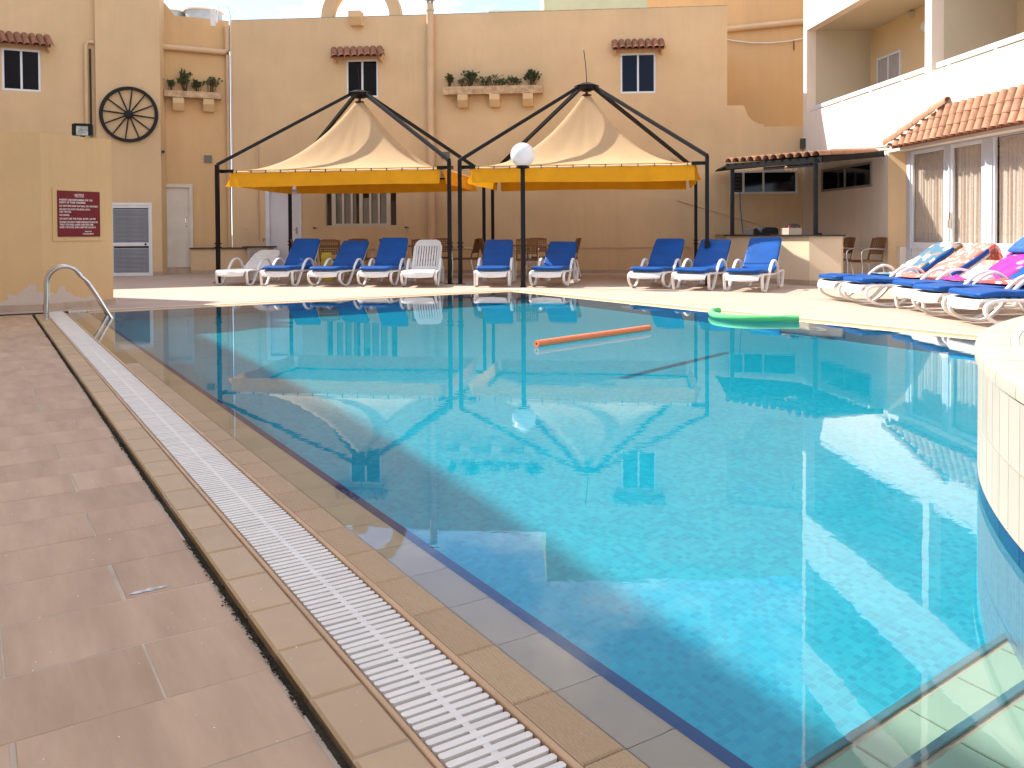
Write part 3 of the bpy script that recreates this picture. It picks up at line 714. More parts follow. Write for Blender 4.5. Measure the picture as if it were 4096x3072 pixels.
MB().lathe([(.0, .055), (.022, .05), (.026, .035), (.012, .02), (.012, 0)], 12).build('knob', M_black, fr2, (.165, 0, .77), (-pi/2, 0, 0))
WLc, WRz = in_frame((-10.30, 20.50), 205)
ww = MB().wall(-.45, 5.2, -.05, 6.98, 0, -.3, [(.945, 1.735, 4.40, 5.38)]).build('window_wall', M_wall, AX, WLc, WRz)
MB().box(-.2, 5.2, -4, -.31, -.05, 6.8).build('roof_block', M_wall, AX, WLc, WRz)
wtmp = thing('tmp', None, None)
w1 = window(AX, .945, 1.735, 4.40, 5.38, -.06, 1); a1 = awning(AX, .68, 1.92, 5.74, 5.44, .32, 8, -.10)
for o in (w1, a1): o.location = WLc; o.rotation_euler = (0, 0, WRz)
bpy.data.objects.remove(wtmp)
MB().tube([(-.20, .07, 5.66), (-.06, .07, 5.66), (-.02, .07, 5.55), (-.02, .07, 2.0)], .045, 10).build('drain_pipe', M_pipe, AX, WLc, WRz, smooth=30)
MB().tube([(-.115, .05, 5.5), (-.115, .05, 2.2)], .022, 8).build('cable_duct', mat('brown_duct', (.06, .035, .025), .7), AX, WLc, WRz)

# tall wing on the left, outside the picture, that shades the near deck
LB = MB(); P = [W(-7, -4.4)[:2], W(21.5, -4.4)[:2], (-15.06, 17.63), (-17.14, 18.6), (-31, 26), (-36, 5)]
LB.prism([(x, y) for x, y in P][::-1], -.05, 11.0); lb = LB.build('hotel_left_wing', M_cream); tag(lb, 'tall plain cream hotel wing along the left side of the deck', 'building')

# rear block seen over the dipped wall, and the pale green building beyond
rbk = thing('rear_building', 'plain deep ochre rear wall seen above the dipped parapet at right', 'building', (9.2, 22.65, 0), radians(160))
MB().box(-.5, 5.6, -4, 0, 0, 8.6).build('wall', M_wall2, rbk)
MB().tube([(.0, .09, 6.72), (5.5, .09, 6.62)], .085, 12).build('drain_pipe', M_pipe, rbk, smooth=30)
MB().tube([(.2, .05, 6.55)]+[(.2+3.3*t, .06, 6.55-.30*4*t*(1-t)-.12*t) for t in (.15, .3, .45, .6, .75, .9, 1)], .018, 6).build('cable', M_rope, rbk, smooth=True)
MB().box(1.55, 1.57, 0, .02, 5.95, 6.25).build('wire_loop', M_black, rbk)
gb = MB().box(1.17, 9, 30, 34, 0, 11.5).build('green_building', M_green); tag(gb, 'pale green rendered block rising behind the ochre roofline', 'building')
gp_ = MB().box(-.78, 1.165, 30, 33, 0, 8.86).build('green_parapet', M_green); tag(gp_, 'low pale green parapet just left of the green block', 'wall')

# ------------------------------------------------------------------ hotel wing on the right (x = metres from the far corner towards the viewer, y = into the building)
HW = thing('hotel_wing', 'sunlit cream hotel wing with recessed balconies and a tiled porch roof', 'building', (7.0, 20.3, 0), radians(-86.1))
SE = 17.0
def hw(name, m, *boxes, **k):
    b = MB()
    for q in boxes: b.box(*q)
    return b.build(name, m, HW, **k)
# ground floor wall with its splayed end, then the band above the glazing
MB().prism([(0, 0), (3.985, 0), (3.985, .45), (0, .45)], -.05, 2.52).build('ground_wall', M_cream, HW)
MB().prism([(3.986, .0), (4.22, .28), (4.22, .45), (3.986, .45)], -.05, 2.52).build('splayed_return', M_wall, HW)
hw('band', M_cream, (0, SE, 0, .22, 2.52, 3.80))
zf = [(2.80, 3.80, 5.77), (5.95, 6.85, 8.82), (9.0, 9.9, 11.87)]
for i, (fl_, led, top) in enumerate(zf):
    nxt = zf[i+1][1] if i < 2 else 12.7
    hw('parapet', M_cream, (0, SE, 0, .22, top, nxt))
    for a, b in ((0, .19), (5.235, 5.45), (10.5, 10.72), (15.7, 15.9)): hw('pier', M_cream, (a, b, 0, .22, led, top))
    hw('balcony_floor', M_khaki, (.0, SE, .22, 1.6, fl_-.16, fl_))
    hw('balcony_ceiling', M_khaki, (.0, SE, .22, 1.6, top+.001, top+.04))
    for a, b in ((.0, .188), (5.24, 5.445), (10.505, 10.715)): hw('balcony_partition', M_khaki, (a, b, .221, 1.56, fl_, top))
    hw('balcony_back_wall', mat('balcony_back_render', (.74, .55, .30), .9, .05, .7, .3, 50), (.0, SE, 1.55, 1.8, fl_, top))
    for a, b in ((.33, 5.235), (5.54, 10.5), (10.78, 15.7)):
        r = MB().bbox(a, b, .03, .075, led+.045, led+.13, .004).build('rail', M_alu, HW)
        x = a+.35
        while x < b: MB().box(x-.025, x+.025, .035, .07, led, led+.045).build('rail_bracket', M_white, r); x += 1.25
    for a in (.60, 5.9, 11.2):
        w_ = window(HW, a, a+1.04, fl_, fl_+2.22, 1.55, -1, 2, .05, M_alu, MATS['window_glass'])
        cu = MB(); cu.grid(lambda s, t: (a+.06+.92*s, 1.512+.010*sin(s*60), fl_+.08+2.08*t), 60, 1); cu.build('curtain', mat('grey_net_curtain', (.45, .40, .36), .9, .1, 6., stretch=(8, 1, .3)), w_, smooth='all')
    hw('ceiling_fixture', M_khaki, (2.0, 2.14, 1.45, 1.55, top-.16, top-.05))
    MB().lathe([(0, .07), (.09, .05), (.12, 0)], 16).build('wall_lamp', M_globe, HW, (2.53, 1.55, top-.45), (pi/2, 0, 0), smooth=True)
hw('roof_slab', M_cream, (0, SE, 0, 9, 12.701, 12.9))
hw('side_wall', M_cream, (0, .2, 1.81, 9, 0, 12.7))
hw('inner_core', M_cream, (.21, SE, 1.81, 8.9, 0, 12.69))
fw_ = window(HW, 1.065, 3.37, 1.90, 2.40, -.003, -1, 2, .045, mat('grey_frame', (.30, .27, .24), .6), M_dark, .03)
MB().tube([(1.45, -.03, 2.85), (2.2, -.04, 2.80), (3.2, -.05, 2.72), (4.0, -.03, 2.66)], .012, 6).tube([(1.45, -.05, 2.78), (2.4, -.06, 2.70), (4.0, -.03, 2.60)], .008, 5).build('cables', M_rope, HW)
hw('skirting', M_plinth, (-.0, 3.98, -.012, 0, -.02, .09))
# porch glazing
gy = .28
M_gfr = mat('grey_aluminium', (.52, .54, .57), .42, .04, 2., spec=.5)
posts = [(4.21, 4.33), (5.45, 5.61), (6.52, 6.77), (8.05, 8.20), (9.5, 9.7), (11.0, 11.2), (12.6, 12.8)]
gl = MB()
for a, b in posts: gl.box(a, b, gy-.04, gy+.05, 0, 2.50)
gl.box(4.2, 13, gy-.045, gy+.05, 2.50, 2.62)
GLZ = gl.build('porch_frame', M_gfr, HW)
for k in range(len(posts)-1):
    a, b = posts[k][1], posts[k+1][0]
    if k < 2:
        MB().box(a, b, gy-.02, gy+.03, .67, .795).box(a, a+.05, gy-.02, gy+.03, .795, 2.50).box(b-.05, b, gy-.02, gy+.03, .795, 2.50).box(a+.05, b-.05, gy-.02, gy+.03, 2.44, 2.50).build('door_rail', M_alu, GLZ)
        MB().box(a+.004, b-.004, gy, gy+.02, .02, .668).build('door_panel', M_alu, GLZ)
        z0 = .795
    else:
        MB().box(a, b, gy-.03, gy+.04, .70, .80).box(a, a+.04, gy-.02, gy+.03, .80, 2.50).box(b-.04, b, gy-.02, gy+.03, .80, 2.50).build('window_frame', M_alu, GLZ)
        MB().box(a-.1, b+.1, gy-.10, gy+.1, 0, .698).build('dwarf_wall', M_cream, GLZ)
        z0 = .80
    MB().box(a+.04, b-.04, gy+.004, gy+.010, z0, 2.46).build('pane', MATS['window_glass'], GLZ)
    nf = int((b-a)*9); ph = random.uniform(0, 6)
    def cf(s, t, a=a, b=b, z0=z0, nf=nf, ph=ph):
        g = s*nf*2*pi+ph; w_ = .55+.45*sin(s*7+ph)
        return (a+.0+(b-a)*s+.012*sin(g*.5+t*2), gy+.08+.021*sin(g)*(.6+.4*w_)*(1-.35*t)+.012*sin(g*2.3+1), z0-.1+(2.50-z0+.1)*t)
    cu = MB(); cu.grid(cf, max(30, nf*12), 8); cu.build('curtain', mat('peach_curtain', (.94, .82, .71), .75, .16, 9., .1, 60, trans=.3, stretch=(4, 4, 2.2), col2=(.90, .66, .52)), GLZ, smooth='all')
MB().box(5.63, 5.66, gy-.06, gy-.02, 1.2, 1.32).box(5.63, 5.65, gy-.08, gy-.02, 1.05, 1.2).build('handle', M_chrome, GLZ)
hw('porch_back', M_darkroom, (4.2, SE, 1.2, 1.3, 0, 2.5))
MB().box(4.10, 4.205, gy-.16, gy+.1, 0, .70).build('stub_post', M_cream, HW)
# tiled porch roof
RTM = bar_tile('roof_tile', .30, .085, .098, M_terr, .014); RIDGE = bar_tile('ridge_tile', .42, .085, .11, M_terr, .016)
EV, TOPZ, EZ = -.15, 3.17, 2.64
rf = MB().add([(4.32, EV+.03, EZ-.05), (13.5, EV+.03, EZ-.05), (13.5, -.002, TOPZ-.06), (5.95, -.002, TOPZ-.06), (4.32, EV+.03, EZ-.09), (13.5, EV+.03, EZ-.09), (13.5, -.002, TOPZ-.12), (5.95, -.002, TOPZ-.12)],
              [(0,1,2,3), (4,7,6,5), (0,4,5,1), (1,5,6,2), (2,6,7,3), (3,7,4,0)]).build('porch_roof', M_terr_dull, HW)
down = Vector((0, EV, EZ-TOPZ)); SL = down.length; down.normalize(); nrm = Vector((0, -abs(EZ-TOPZ), abs(EV))).normalized()
x = 4.42
while x < 11.6:
    frac = min(1, max(0, (x-4.30)/(6.0-4.30)))
    rows_ = 3; L = SL*frac if frac < 1 else SL
    nrow = max(1, math.ceil(L/SL*3-.05)) if frac < 1 else 3
    for k in range(nrow):
        s_end = SL+.03-k*SL/3; s_st = max(s_end-.27, SL-L)
        if s_end-s_st < .06: continue
        p = Vector((x, 0, TOPZ-.05))+down*s_st+nrm*(.012+.012*(2-k)*0)
        t = link('roof_tile', RTM, rf); orient(t, p, down+Vector((random.uniform(-.02, .02), 0, 0)), nrm-down*.10)
        t.scale = ((s_end-s_st)/.30, 1, 1)
    x += .205
a_, b_ = Vector((4.27, EV-.03, EZ)), Vector((6.02, -.02, TOPZ+.02)); hv = (a_-b_); hl = hv.length; hv.normalize()
for k in range(4):
    t = link('ridge_tile', RIDGE, rf); orient(t, b_+hv*(hl*k/4-.02)+Vector((0, -.02, .0)), hv-Vector((0, 0, .0)), Vector((-.35, -.6, 1)))

# ================================================================== THINGS AROUND THE POOL
# ochre block with the notice
K0, K1, K2 = Vector((-6.32, 11.35, 0)), Vector((-5.78, 12.22, 0)), Vector((-9.4, 9.78, 0))
def kiosk_mat():
    m = M_wall2.copy(); m.name = 'peeling_ochre_render'; nt = m.node_tree; n = nt.nodes; l = nt.links; b = n['Principled BSDF']
    src = b.inputs['Base Color'].links[0].from_socket
    t = n.new('ShaderNodeTexCoord'); sp = n.new('ShaderNodeSeparateXYZ'); l.new(t.outputs['Object'], sp.inputs[0])
    nz = n.new('ShaderNodeTexNoise'); nz.inputs['Scale'].default_value = 5; nz.inputs['Detail'].default_value = 6; l.new(t.outputs['Object'], nz.inputs['Vector'])
    # bare plaster where the paint has flaked off low on the corner
    ax = n.new('ShaderNodeMath'); ax.operation = 'ADD'; ax.inputs[1].default_value = .08; l.new(sp.outputs[0], ax.inputs[0])
    ab = n.new('ShaderNodeMath'); ab.operation = 'ABSOLUTE'; l.new(ax.outputs[0], ab.inputs[0])
    h = n.new('ShaderNodeMath'); h.operation = 'MULTIPLY_ADD'; h.inputs[1].default_value = .45; l.new(ab.outputs[0], h.inputs[0]); l.new(sp.outputs[2], h.inputs[2])
    d = n.new('ShaderNodeMath'); d.operation = 'MULTIPLY_ADD'; d.inputs[1].default_value = -.55; l.new(nz.outputs['Fac'], d.inputs[0]); l.new(h.outputs[0], d.inputs[2])
    r = n.new('ShaderNodeMapRange'); r.inputs['From Min'].default_value = .035; r.inputs['From Max'].default_value = .05; r.inputs['To Min'].default_value = 1; r.inputs['To Max'].default_value = 0
    l.new(d.outputs[0], r.inputs[0])
    mx_ = n.new('ShaderNodeMixRGB'); mx_.inputs[2].default_value = (.58, .46, .36, 1); l.new(r.outputs[0], mx_.inputs[0]); l.new(src, mx_.inputs[1]); l.new(mx_.outputs[0], b.inputs['Base Color'])
    return m
kd = thing('pool_block', 'ochre rendered block with a red notice at the far left pool corner', 'utility block', K0)
poly = [(0, 0), tuple((K1-K0)[:2]), (-1.2, 2.6), (-4.5, 1.8), tuple((K2-K0)[:2])]
MB().prism(poly, -.05, 2.385).build('wall', kiosk_mat(), kd)
aR = atan2((K1-K0).y, (K1-K0).x); LR = (K1-K0).length; aL = atan2(-(K2-K0).y, -(K2-K0).x); LL = (K2-K0).length
for x0, x1 in ((0, .30), (.302, .66), (.662, LR+.015)): MB().bbox(x0, x1, -.018, 0, -.03, .085, .006).build('skirting_stone', M_plinth, kd, (0, 0, 0), aR)
for k in range(8): MB().bbox(-(k+1)*.45+.002, -k*.45, -.018, 0, -.03, .085, .006).build('skirting_stone', M_plinth, kd, (0, 0, 0), aL)
MB().box(.146, .882, -.014, 0, .93, 1.66).build('sign_panel', M_wall2, kd, (0, 0, 0), aR)
# red notice
M_red = mat('red_sign_paint', (.17, .004, .010), .5, .08, 8.)
M_letter = mat('cream_lettering', (.82, .70, .62), .6, .05)
sg = thing('notice_sign', 'dark red notice board with white lettering on the ochre block', 'sign', K0, aR)
MB().box(.208, .820, -.026, -.015, .988, 1.620).build('board', M_red, sg)
def text(body, x, z, size, align='LEFT'):
    c = bpy.data.curves.new('lettering', 'FONT'); c.body = body; c.size = size; c.align_x = align; c.extrude = .0006; c.space_character = 1.06; c.offset = .0008
    o = bpy.data.objects.new('lettering_tmp', c); COL.objects.link(o)
    me = bpy.data.meshes.new_from_object(o.evaluated_get(bpy.context.evaluated_depsgraph_get())); bpy.data.objects.remove(o)
    me.materials.clear(); me.materials.append(M_letter); me.name = 'lettering'
    w = max(v.co.x for v in me.vertices)-min(v.co.x for v in me.vertices)
    q = link('lettering', me, sg, (x, -.0275, z), (pi/2, 0, 0)); return q, w
def line(body, z, wid, x=.232, size=.034, align='LEFT'):
    q, w = text(body, x, z, size, align); q.scale = (wid/w, 1, 1)
line('NOTICE', 1.548, .130, .516, .048, 'CENTER')
MB().box(.451, .581, -.0276, -.0268, 1.537, 1.541).build('underline', M_letter, sg)
rows = [('PARENTS ARE RESPONSIBLE FOR THE', 1.484, .475), ('SAFETY OF THEIR CHILDREN', 1.448, .37), ('DO NOT RUN AND PLAY BALL ON THE DECK', 1.400, .555), ('DO NOT GO INTO THE POOL WITH', 1.354, .435), ('SUN TAN OIL', 1.319, .165),
        ('NO DIVING', 1.274, .135), ('DO NOT USE THE POOL AFTER 6.00 PM', 1.224, .515), ('PLEASE FOLLOW THESE INSTRUCTIONS SO', 1.178, .55), ('THAT YOU WILL HAVE A BETTER TIME', 1.142, .485), ('NEAR THE POOL AND A BETTER HOLIDAY.', 1.106, .525)]
for b_, z, w_ in rows: line(b_, z, w_)
line('THANK YOU', 1.050, .10, .64, .024, 'CENTER'); line('THE MANAGEMENT', 1.018, .165, .64, .022, 'CENTER')
# floodlight on the block
fl = thing('floodlight', 'small black framed floodlight standing on top of the ochre block', 'floodlight', K0+Vector((.30, .53, 2.385)), radians(20))
MB().box(-.13, .13, -.03, .09, .02, .18).build('housing', M_black, fl)
MB().box(-.075, .075, -.036, -.031, .02, .15).build('reflector_glass', mat('floodlight_glass', (.55, .55, .48), .15, .3, 14.), fl)
MB().box(-.10, .10, -.05, -.03, .15, .185).build('hood', M_black, fl)
MB().box(-.03, .03, 0, .06, 0, .02).build('bracket', M_black, fl)

# wagon wheel on the pier
PW = Matrix.Translation((-8.8, 20.7, 0)) @ Matrix.Rotation(radians(190), 4, 'Z')
wh = thing('wagon_wheel', 'black iron rimmed wagon wheel hung on the ochre pier', 'wheel', PW @ Vector((.503, .05, 3.925)), (pi/2, 0, radians(190)))
M_wheel = mat('black_painted_wood', (.012, .013, .012), .6, .2, 9., .2, 60)
MB().lathe([(.600, -.03), (.672, -.03), (.676, 0), (.672, .03), (.600, .03), (.596, 0), (.600, -.03)], 56, cap=False).build('rim', M_wheel, wh, smooth=35)
MB().lathe([(0, -.06), (.07, -.06), (.10, -.03), (.10, .03), (.065, .05), (.05, .09), (0, .09)], 20).build('hub', M_wheel, wh, smooth=35)
sp = MB().tube([(.085, 0, 0), (.3, 0, 0), (.61, 0, 0)], [.016, .019, .015], 8).mesh('spoke', M_wheel, True)
for k in range(12): link('spoke', sp, wh, (0, 0, 0), radians(8+30*k))

# bullet camera, water tanks, aerial
cc = thing('security_camera', 'tiny grey security camera at the corner beside the plain door', 'camera', (-8.58, 20.86, 3.05), radians(200))
MB().tube([(0, .0, 0), (0, .14, -.02)], .04, 10).build('body', mat('grey_cam', (.25, .24, .23), .5), cc); MB().lathe([(.0, 0), (.03, 0), (.03, .01), (0, .01)], 10).build('lens', M_black, cc, (0, .15, -.02), (-pi/2, 0, 0))
M_tank = mat('galvanised_tank', (.46, .52, .54), .45, .12, 4., metal=.4)
for nm, p, r in (('large round galvanised water tank with white lid on the annex roof', (-8.75, 24.2), .50), ('second water tank mostly hidden behind the stepped parapet', (-9.72, 24.3), .45)):
    tk = thing('water_tank', nm, 'water tank', (p[0], p[1], 6.3), 0, 'water tanks on the annex roof')
    MB().lathe([(r, 0), (r, .35), (r*1.01, .36), (r*1.01, .38), (r, .39), (r, 1.0)], 36).build('shell', M_tank, tk, smooth=30)
    MB().lathe([(r+.02, 1.0), (r+.05, 1.01), (r+.05, 1.05), (r*.3, 1.13), (.0, 1.14)], 36).build('lid', M_white, tk, smooth=30)
ae = thing('wifi_aerial', 'white box aerial with bent pole on the annex parapet', 'aerial', (-7.55, 21.55, 6.3))
MB().bbox(-.06, .06, -.05, .0, -.02, .42, .01).build('box', M_white, ae)
MB().tube([(.05, .1, .1), (.10, .1, .52), (.35, .1, .50), (.42, .1, .1)], .016, 6).build('pole', M_alu, ae)

# stainless handrails at the pool ladder
hp = [(0, 0, 0), (.012, 0, .30)]+[Vector((.21-.198*cos(pi*k/12*.86), 0, .42+.205*sin(pi*k/12*.86))) for k in range(0, 13)]
tail = [(.46, 0, .44), (.58, 0, .24), (.71, 0, .0), (.80, 0, -.16), (.83, 0, -.5), (.83, 0, -.95)]
hb = MB().tube([tuple(p) for p in hp]+tail, .0215, 14).mesh('rail', M_chrome, True)
for p, lb in (((-5.80, 10.46, .006), 'curved stainless pool handrail, the farther of the ladder pair'), ((-5.55, 10.04, .006), 'curved stainless pool handrail, the nearer of the ladder pair')):
    h = thing('pool_handrail', lb, 'handrail', p, radians(16), 'handrails of the pool ladder')
    link('rail', hb, h); MB().lathe([(0, .012), (.03, .012), (.055, .004), (.058, 0)], 20).build('base_plate', M_chrome, h, smooth=30)
# foam noodles on the water
def noodle(name, pts, r, m, label, z):
    t = thing('pool_noodle', label, 'pool noodle', (pts[0][0], pts[0][1], z))
    P = crom([(x-pts[0][0], y-pts[0][1], 0) for x, y in pts], 8)
    n = 14; mb = MB().tube(P, r, n, cap=False)
    for e, (i, dirn) in enumerate(((0, 1), (len(P)-1, -1))):
        base = len(mb.v); ring = [Vector(mb.v[i*n+k]) for k in range(n)]; c = sum(ring, Vector())/n
        inner = [c+(q-c)*.36 for q in ring]; ax = (P[1]-P[0] if e == 0 else P[-2]-P[-1]).normalized(); deep = [q+ax*.10 for q in inner]
        mb.add(inner+deep, []); b0 = base
        for k in range(n):
            k2 = (k+1) % n
            mb.f.append((i*n+k, i*n+k2, b0+k2, b0+k)); mb.f.append((b0+k, b0+k2, b0+n+k2, b0+n+k))
        mb.f.append(tuple(b0+n+k for k in range(n)))
    mb.build('foam_tube', m, t, smooth=35); return t
noodle('n', [(.212, 7.439), (.50, 7.735), (.79, 8.02), (1.11, 8.34), (1.403, 8.639)], .031, mat('orange_foam', (.88, .23, .095), .75, .08, 60., .3, 200), 'straight orange foam noodle floating in the middle of the pool', .0318)
noodle('n', [(2.56, 10.46), (2.455, 10.34), (2.385, 10.08), (2.37, 9.82), (2.454, 9.612), (2.642, 9.466), (2.883, 9.42), (3.06, 9.43), (3.199, 9.413)], .038, mat('green_foam', (.14, .60, .21), .75, .08, 60., .3, 200), 'bent green foam noodle floating against the far pool edge', .0388)

# globe lamp
lp = thing('globe_lamp', 'white globe lamp on a slim black post at the far pool corner', 'lamp post', (.205, 15.62, 0))
MB().lathe([(.06, 0), (.06, .02), (.046, .03), (.042, 2.16), (.045, 2.20)], 14).build('post', M_black, lp, smooth=30)
MB().lathe([(.045, 2.19), (.125, 2.205), (.125, 2.225), (.10, 2.25)], 20).build('collar', M_black, lp, smooth=30)
MB().lathe([(.225*sin(pi*k/20), 2.445-.225*cos(pi*k/20)) for k in range(1, 21)], 32).build('globe', M_globe, lp, smooth='all')

# ------------------------------------------------------------------ tents
def tent(origin, wdt, dep, label, rod, seed):
    rng = random.Random(seed); A = radians(-9)
    t = thing('shade_tent', label, 'shade tent', (origin[0], origin[1], 0), A, 'square shade tents at the pool')
    cx, cy = wdt/2, dep/2; HZ = 4.10; PZ = 2.44
    post = MB().box(-.035, .035, -.035, .035, 0, PZ).mesh('post', M_black)
    for x in (0, wdt):
        for y in (0, dep):
            link('post', post, t, (x, y, 0))
            MB().box(-.09, .09, -.05, .05, 0, .012).build('base_plate', M_black, t, (x, y, 0))
            for z in (.72, .80): MB().box(-.05, .055, -.05, .05, z, z+.028).build('clamp', M_black, t, (x, y, 0))
            a, b = Vector((x, y, PZ)), Vector((cx+(x-cx)*.06, cy+(y-cy)*.06, HZ))
            d = (b-a).normalized(); sd = Vector((-d.y, d.x, 0)).normalized()
            MB().sweep([a, b], [(.034, .034), (-.034, .034), (-.034, -.034), (.034, -.034)], sd).build('strut', M_black, t)
            sx, sy = (1 if x == 0 else -1), (1 if y == 0 else -1)
            MB().box(min(0, sx*.28), max(0, sx*.28), -.025, .025, 2.28, 2.345).build('arm', M_black, t, (x, y+sy*.14, 0))
            MB().box(-.025, .025, min(0, sy*.28), max(0, sy*.28), 2.281, 2.344).build('arm', M_black, t, (x, y, 0))
    MB().lathe([(0, HZ+.10), (.10, HZ+.085), (.27, HZ+.02), (.24, HZ-.03), (.10, HZ-.09), (0, HZ-.09)], 8).build('hub', M_black, t, (cx, cy, 0))
    MB().tube([(cx, cy, HZ-.08), (cx, cy, HZ-.15)], .03, 8).lathe([(.03, HZ-.14), (.10, HZ-.165), (.11, HZ-.18), (0, HZ-.18)], 12, (cx, cy, 0)).build('spindle', mat('rusty_disc', (.10, .05, .03), .7, .2, 20.), t)
    if rod: MB().tube([(cx, cy, HZ+.1), (cx-.02, cy, HZ+.45), (cx-.06, cy, HZ+rod)], .009, 5).build('rod', M_black, t)
    hx, hy = cx-.22, cy-.20; Z0, ZP = 2.335, HZ-.19
    def can(s, q):
        # s,q in -1..1 ; concave pyramid with tension folds
        x, y = s, q; mxn = max(abs(x), abs(y)); mnn = min(abs(x), abs(y)); l2 = (x**8+y**8)**.125
        r = mxn*.7+min(1, l2)*.3 if mxn < .999 else 1
        r = max(r, .04)
        z = Z0+(ZP-Z0)*((1-r)/(1-.04))**2.03 if r < 1 else Z0
        f = mnn/max(mxn, 1e-4); z -= .15*(1-f*f)*r*(1-r)*(1-r)*2.2      # faces sag between the seams
        an = atan2(y, x); z += .012*sin(an*19+seed)*r*(1-r)*2*(1-f)+.014*noise.noise(Vector((x*4, y*4, seed)))*(1-r)*r*2
        return (cx+hx*x, cy+hy*y, z)
    g = MB(); N = 56
    def uu(i): a = i/N*2-1; return math.copysign(abs(a)**1.25, a)
    g.add([can(uu(i), uu(j)) for j in range(N+1) for i in range(N+1)], [(j*(N+1)+i, j*(N+1)+i+1, (j+1)*(N+1)+i+1, (j+1)*(N+1)+i) for j in range(N) for i in range(N)])
    c = g.build('canopy', M_canvas, t, smooth='all')
    for si, (p, q, out) in enumerate((((-hx, -hy), (hx, -hy), (0, -1)), ((hx, -hy), (hx, hy), (1, 0)), ((hx, hy), (-hx, hy), (0, 1)), ((-hx, hy), (-hx, -hy), (-1, 0)))):
        p, q = Vector((cx+p[0], cy+p[1], 0)), Vector((cx+q[0], cy+q[1], 0)); o = Vector((*out, 0)); d = (q-p)
        def val(s, v, p=p, d=d, o=o, si=si):
            sag = (.012*sin(s*9+seed+si)+.008*sin(s*23+si)); e = 1 if s < .012 or s > .988 else 0
            z = 2.325-v*(.335+.012*sin(s*5+si*2+seed))
            fl = (.03*v*v if abs(s-.5) < .47 else .10*v*v)
            return tuple(p+d*s+o*(.035+fl+sag*v)+Vector((0, 0, z)))
        m = MB(); m.grid(val, 60, 6); m.build('valance', M_valance, t, smooth='all')
        m = MB(); m.tube([p+d*s+o*.045+Vector((0, 0, 2.293+.004*sin(s*40))) for s in [k/40 for k in range(41)]], .011, 6); m.build('lacing_rope', M_rope, t, smooth=True)
        b = MB(); b.box(0, d.length, -.02, .02, 2.285, 2.325); b.build('edge_rail', M_black, t, p, atan2(d.y, d.x))
        if si in (0, 3):
            hk = MB().box(-.006, .006, -.012, .004, -.03, .028).box(-.014, .014, -.014, .0, .012, .022).mesh('lacing_hook', M_black)
            nh = 14 if si == 0 else 10
            for k in range(nh):
                s = .03+.94*k/(nh-1); link('lacing_hook', hk, t, p+d*s+o*.058+Vector((0, 0, 2.296)), atan2(d.y, d.x))
    return t
tent((-6.07, 17.43), 4.90, 3.6, 'left cream peaked shade tent with yellow valance in front of the shuttered window', .62, 1)
tent((-1.02, 16.63), 4.75, 3.6, 'right cream peaked shade tent with yellow valance behind the globe lamp', .78, 4)

# ------------------------------------------------------------------ sun loungers
SEC = rrect(.050, .034, .012, 2)
FR_A = crom([(.62, .268), (.30, .285), (.13, .278), (.075, .235), (.085, .10), (.11, .03), (.17, .017), (.27, .017), (.335, .045), (.46, .18), (.62, .36), (.74, .46), (.87, .50), (1.0, .495), (1.11, .44), (1.19, .34), (1.23, .27)], 4) if False else None
def frame_path(style):
    if style == 'A':
        p = [(.60, .275), (.30, .290), (.12, .288), (.062, .255), (.075, .12), (.095, .035), (.15, .017), (.27, .017), (.345, .05), (.47, .19), (.62, .36), (.75, .465), (.89, .505), (1.02, .49), (1.13, .42), (1.20, .32), (1.23, .26)]
    else:
        p = [(.66, .280), (.40, .285), (.17, .282), (.06, .245), (.035, .175), (.08, .10), (.20, .040), (.33, .017), (.42, .022), (.53, .075), (.66, .20), (.78, .34), (.90, .445), (1.02, .495), (1.13, .47), (1.21, .38), (1.25, .26)]
    return crom([(0, a, b) for a, b in p], 4)
def rear_path(): return crom([(0, a, b) for a, b in ((1.32, .27), (1.38, .12), (1.42, .03), (1.47, .016), (1.60, .016), (1.66, .03), (1.70, .12), (1.74, .27), (1.72, .30), (1.50, .295), (1.28, .285))], 3)
FRM = {st: MB().sweep(frame_path(st), SEC).mesh('side_frame', M_white, True) for st in 'AB'}
RRM = MB().sweep(rear_path(), SEC).mesh('rear_leg', M_white, True)
def seat_mesh():
    mb = MB()
    prof = [(-.02, .225), (.0, .275), (.03, .300), (.15, .308), (.40, .300), (.70, .288), (1.0, .282), (1.20, .285)]
    def fn(s, t):
        i = t*(len(prof)-1); k = min(int(i), len(prof)-2); q = i-k; a = prof[k][0]*(1-q)+prof[k+1][0]*q; b = prof[k][1]*(1-q)+prof[k+1][1]*q
        w = .275+.025*min(1, max(0, (t-.05)*3)); x = (s*2-1)*w; return (x, a-.03*(1-abs(2*s-1)**2)*(1 if t < .3 else 0), b-.012*(1-abs(2*s-1)**3))
    mb.grid(fn, 14, 21); n = len(mb.v); mb.add([(x, y, z-.03) for x, y, z in mb.v[:n]], [])
    mb.f += [tuple(i+n for i in f[::-1]) for f in mb.f]
    # close the rim
    w = 15; rim = [i for i in range(w)]+[w*j+w-1 for j in range(1, 22)]+[w*21+i for i in range(w-2, -1, -1)]+[w*j for j in range(20, 0, -1)]
    for a, b in zip(rim, rim[1:]+rim[:1]): mb.f.append((a, b, b+n, a+n))
    # cross slats moulded on the bed
    for k in range(9): y = .12+k*.115; mb.box(-.26, .26, y, y+.06, .30, .312-.014*k/9)
    return mb.mesh('seat_bed', M_white, 35)
SEAT = seat_mesh()
def apron():
    mb = MB(); mb.grid(lambda s, t: ((s*2-1)*.27, .03-.055*(1-(2*s-1)**2)-.01*t, .285-.055*t-.055*t*(1-(2*s-1)**2)), 12, 4); n = len(mb.v); mb.add([(x, y+.02, z) for x, y, z in mb.v[:n]], []); mb.f += [tuple(i+n for i in f[::-1]) for f in mb.f]
    return mb.mesh('front_apron', M_white, 40)
APR = apron()
BL = .80
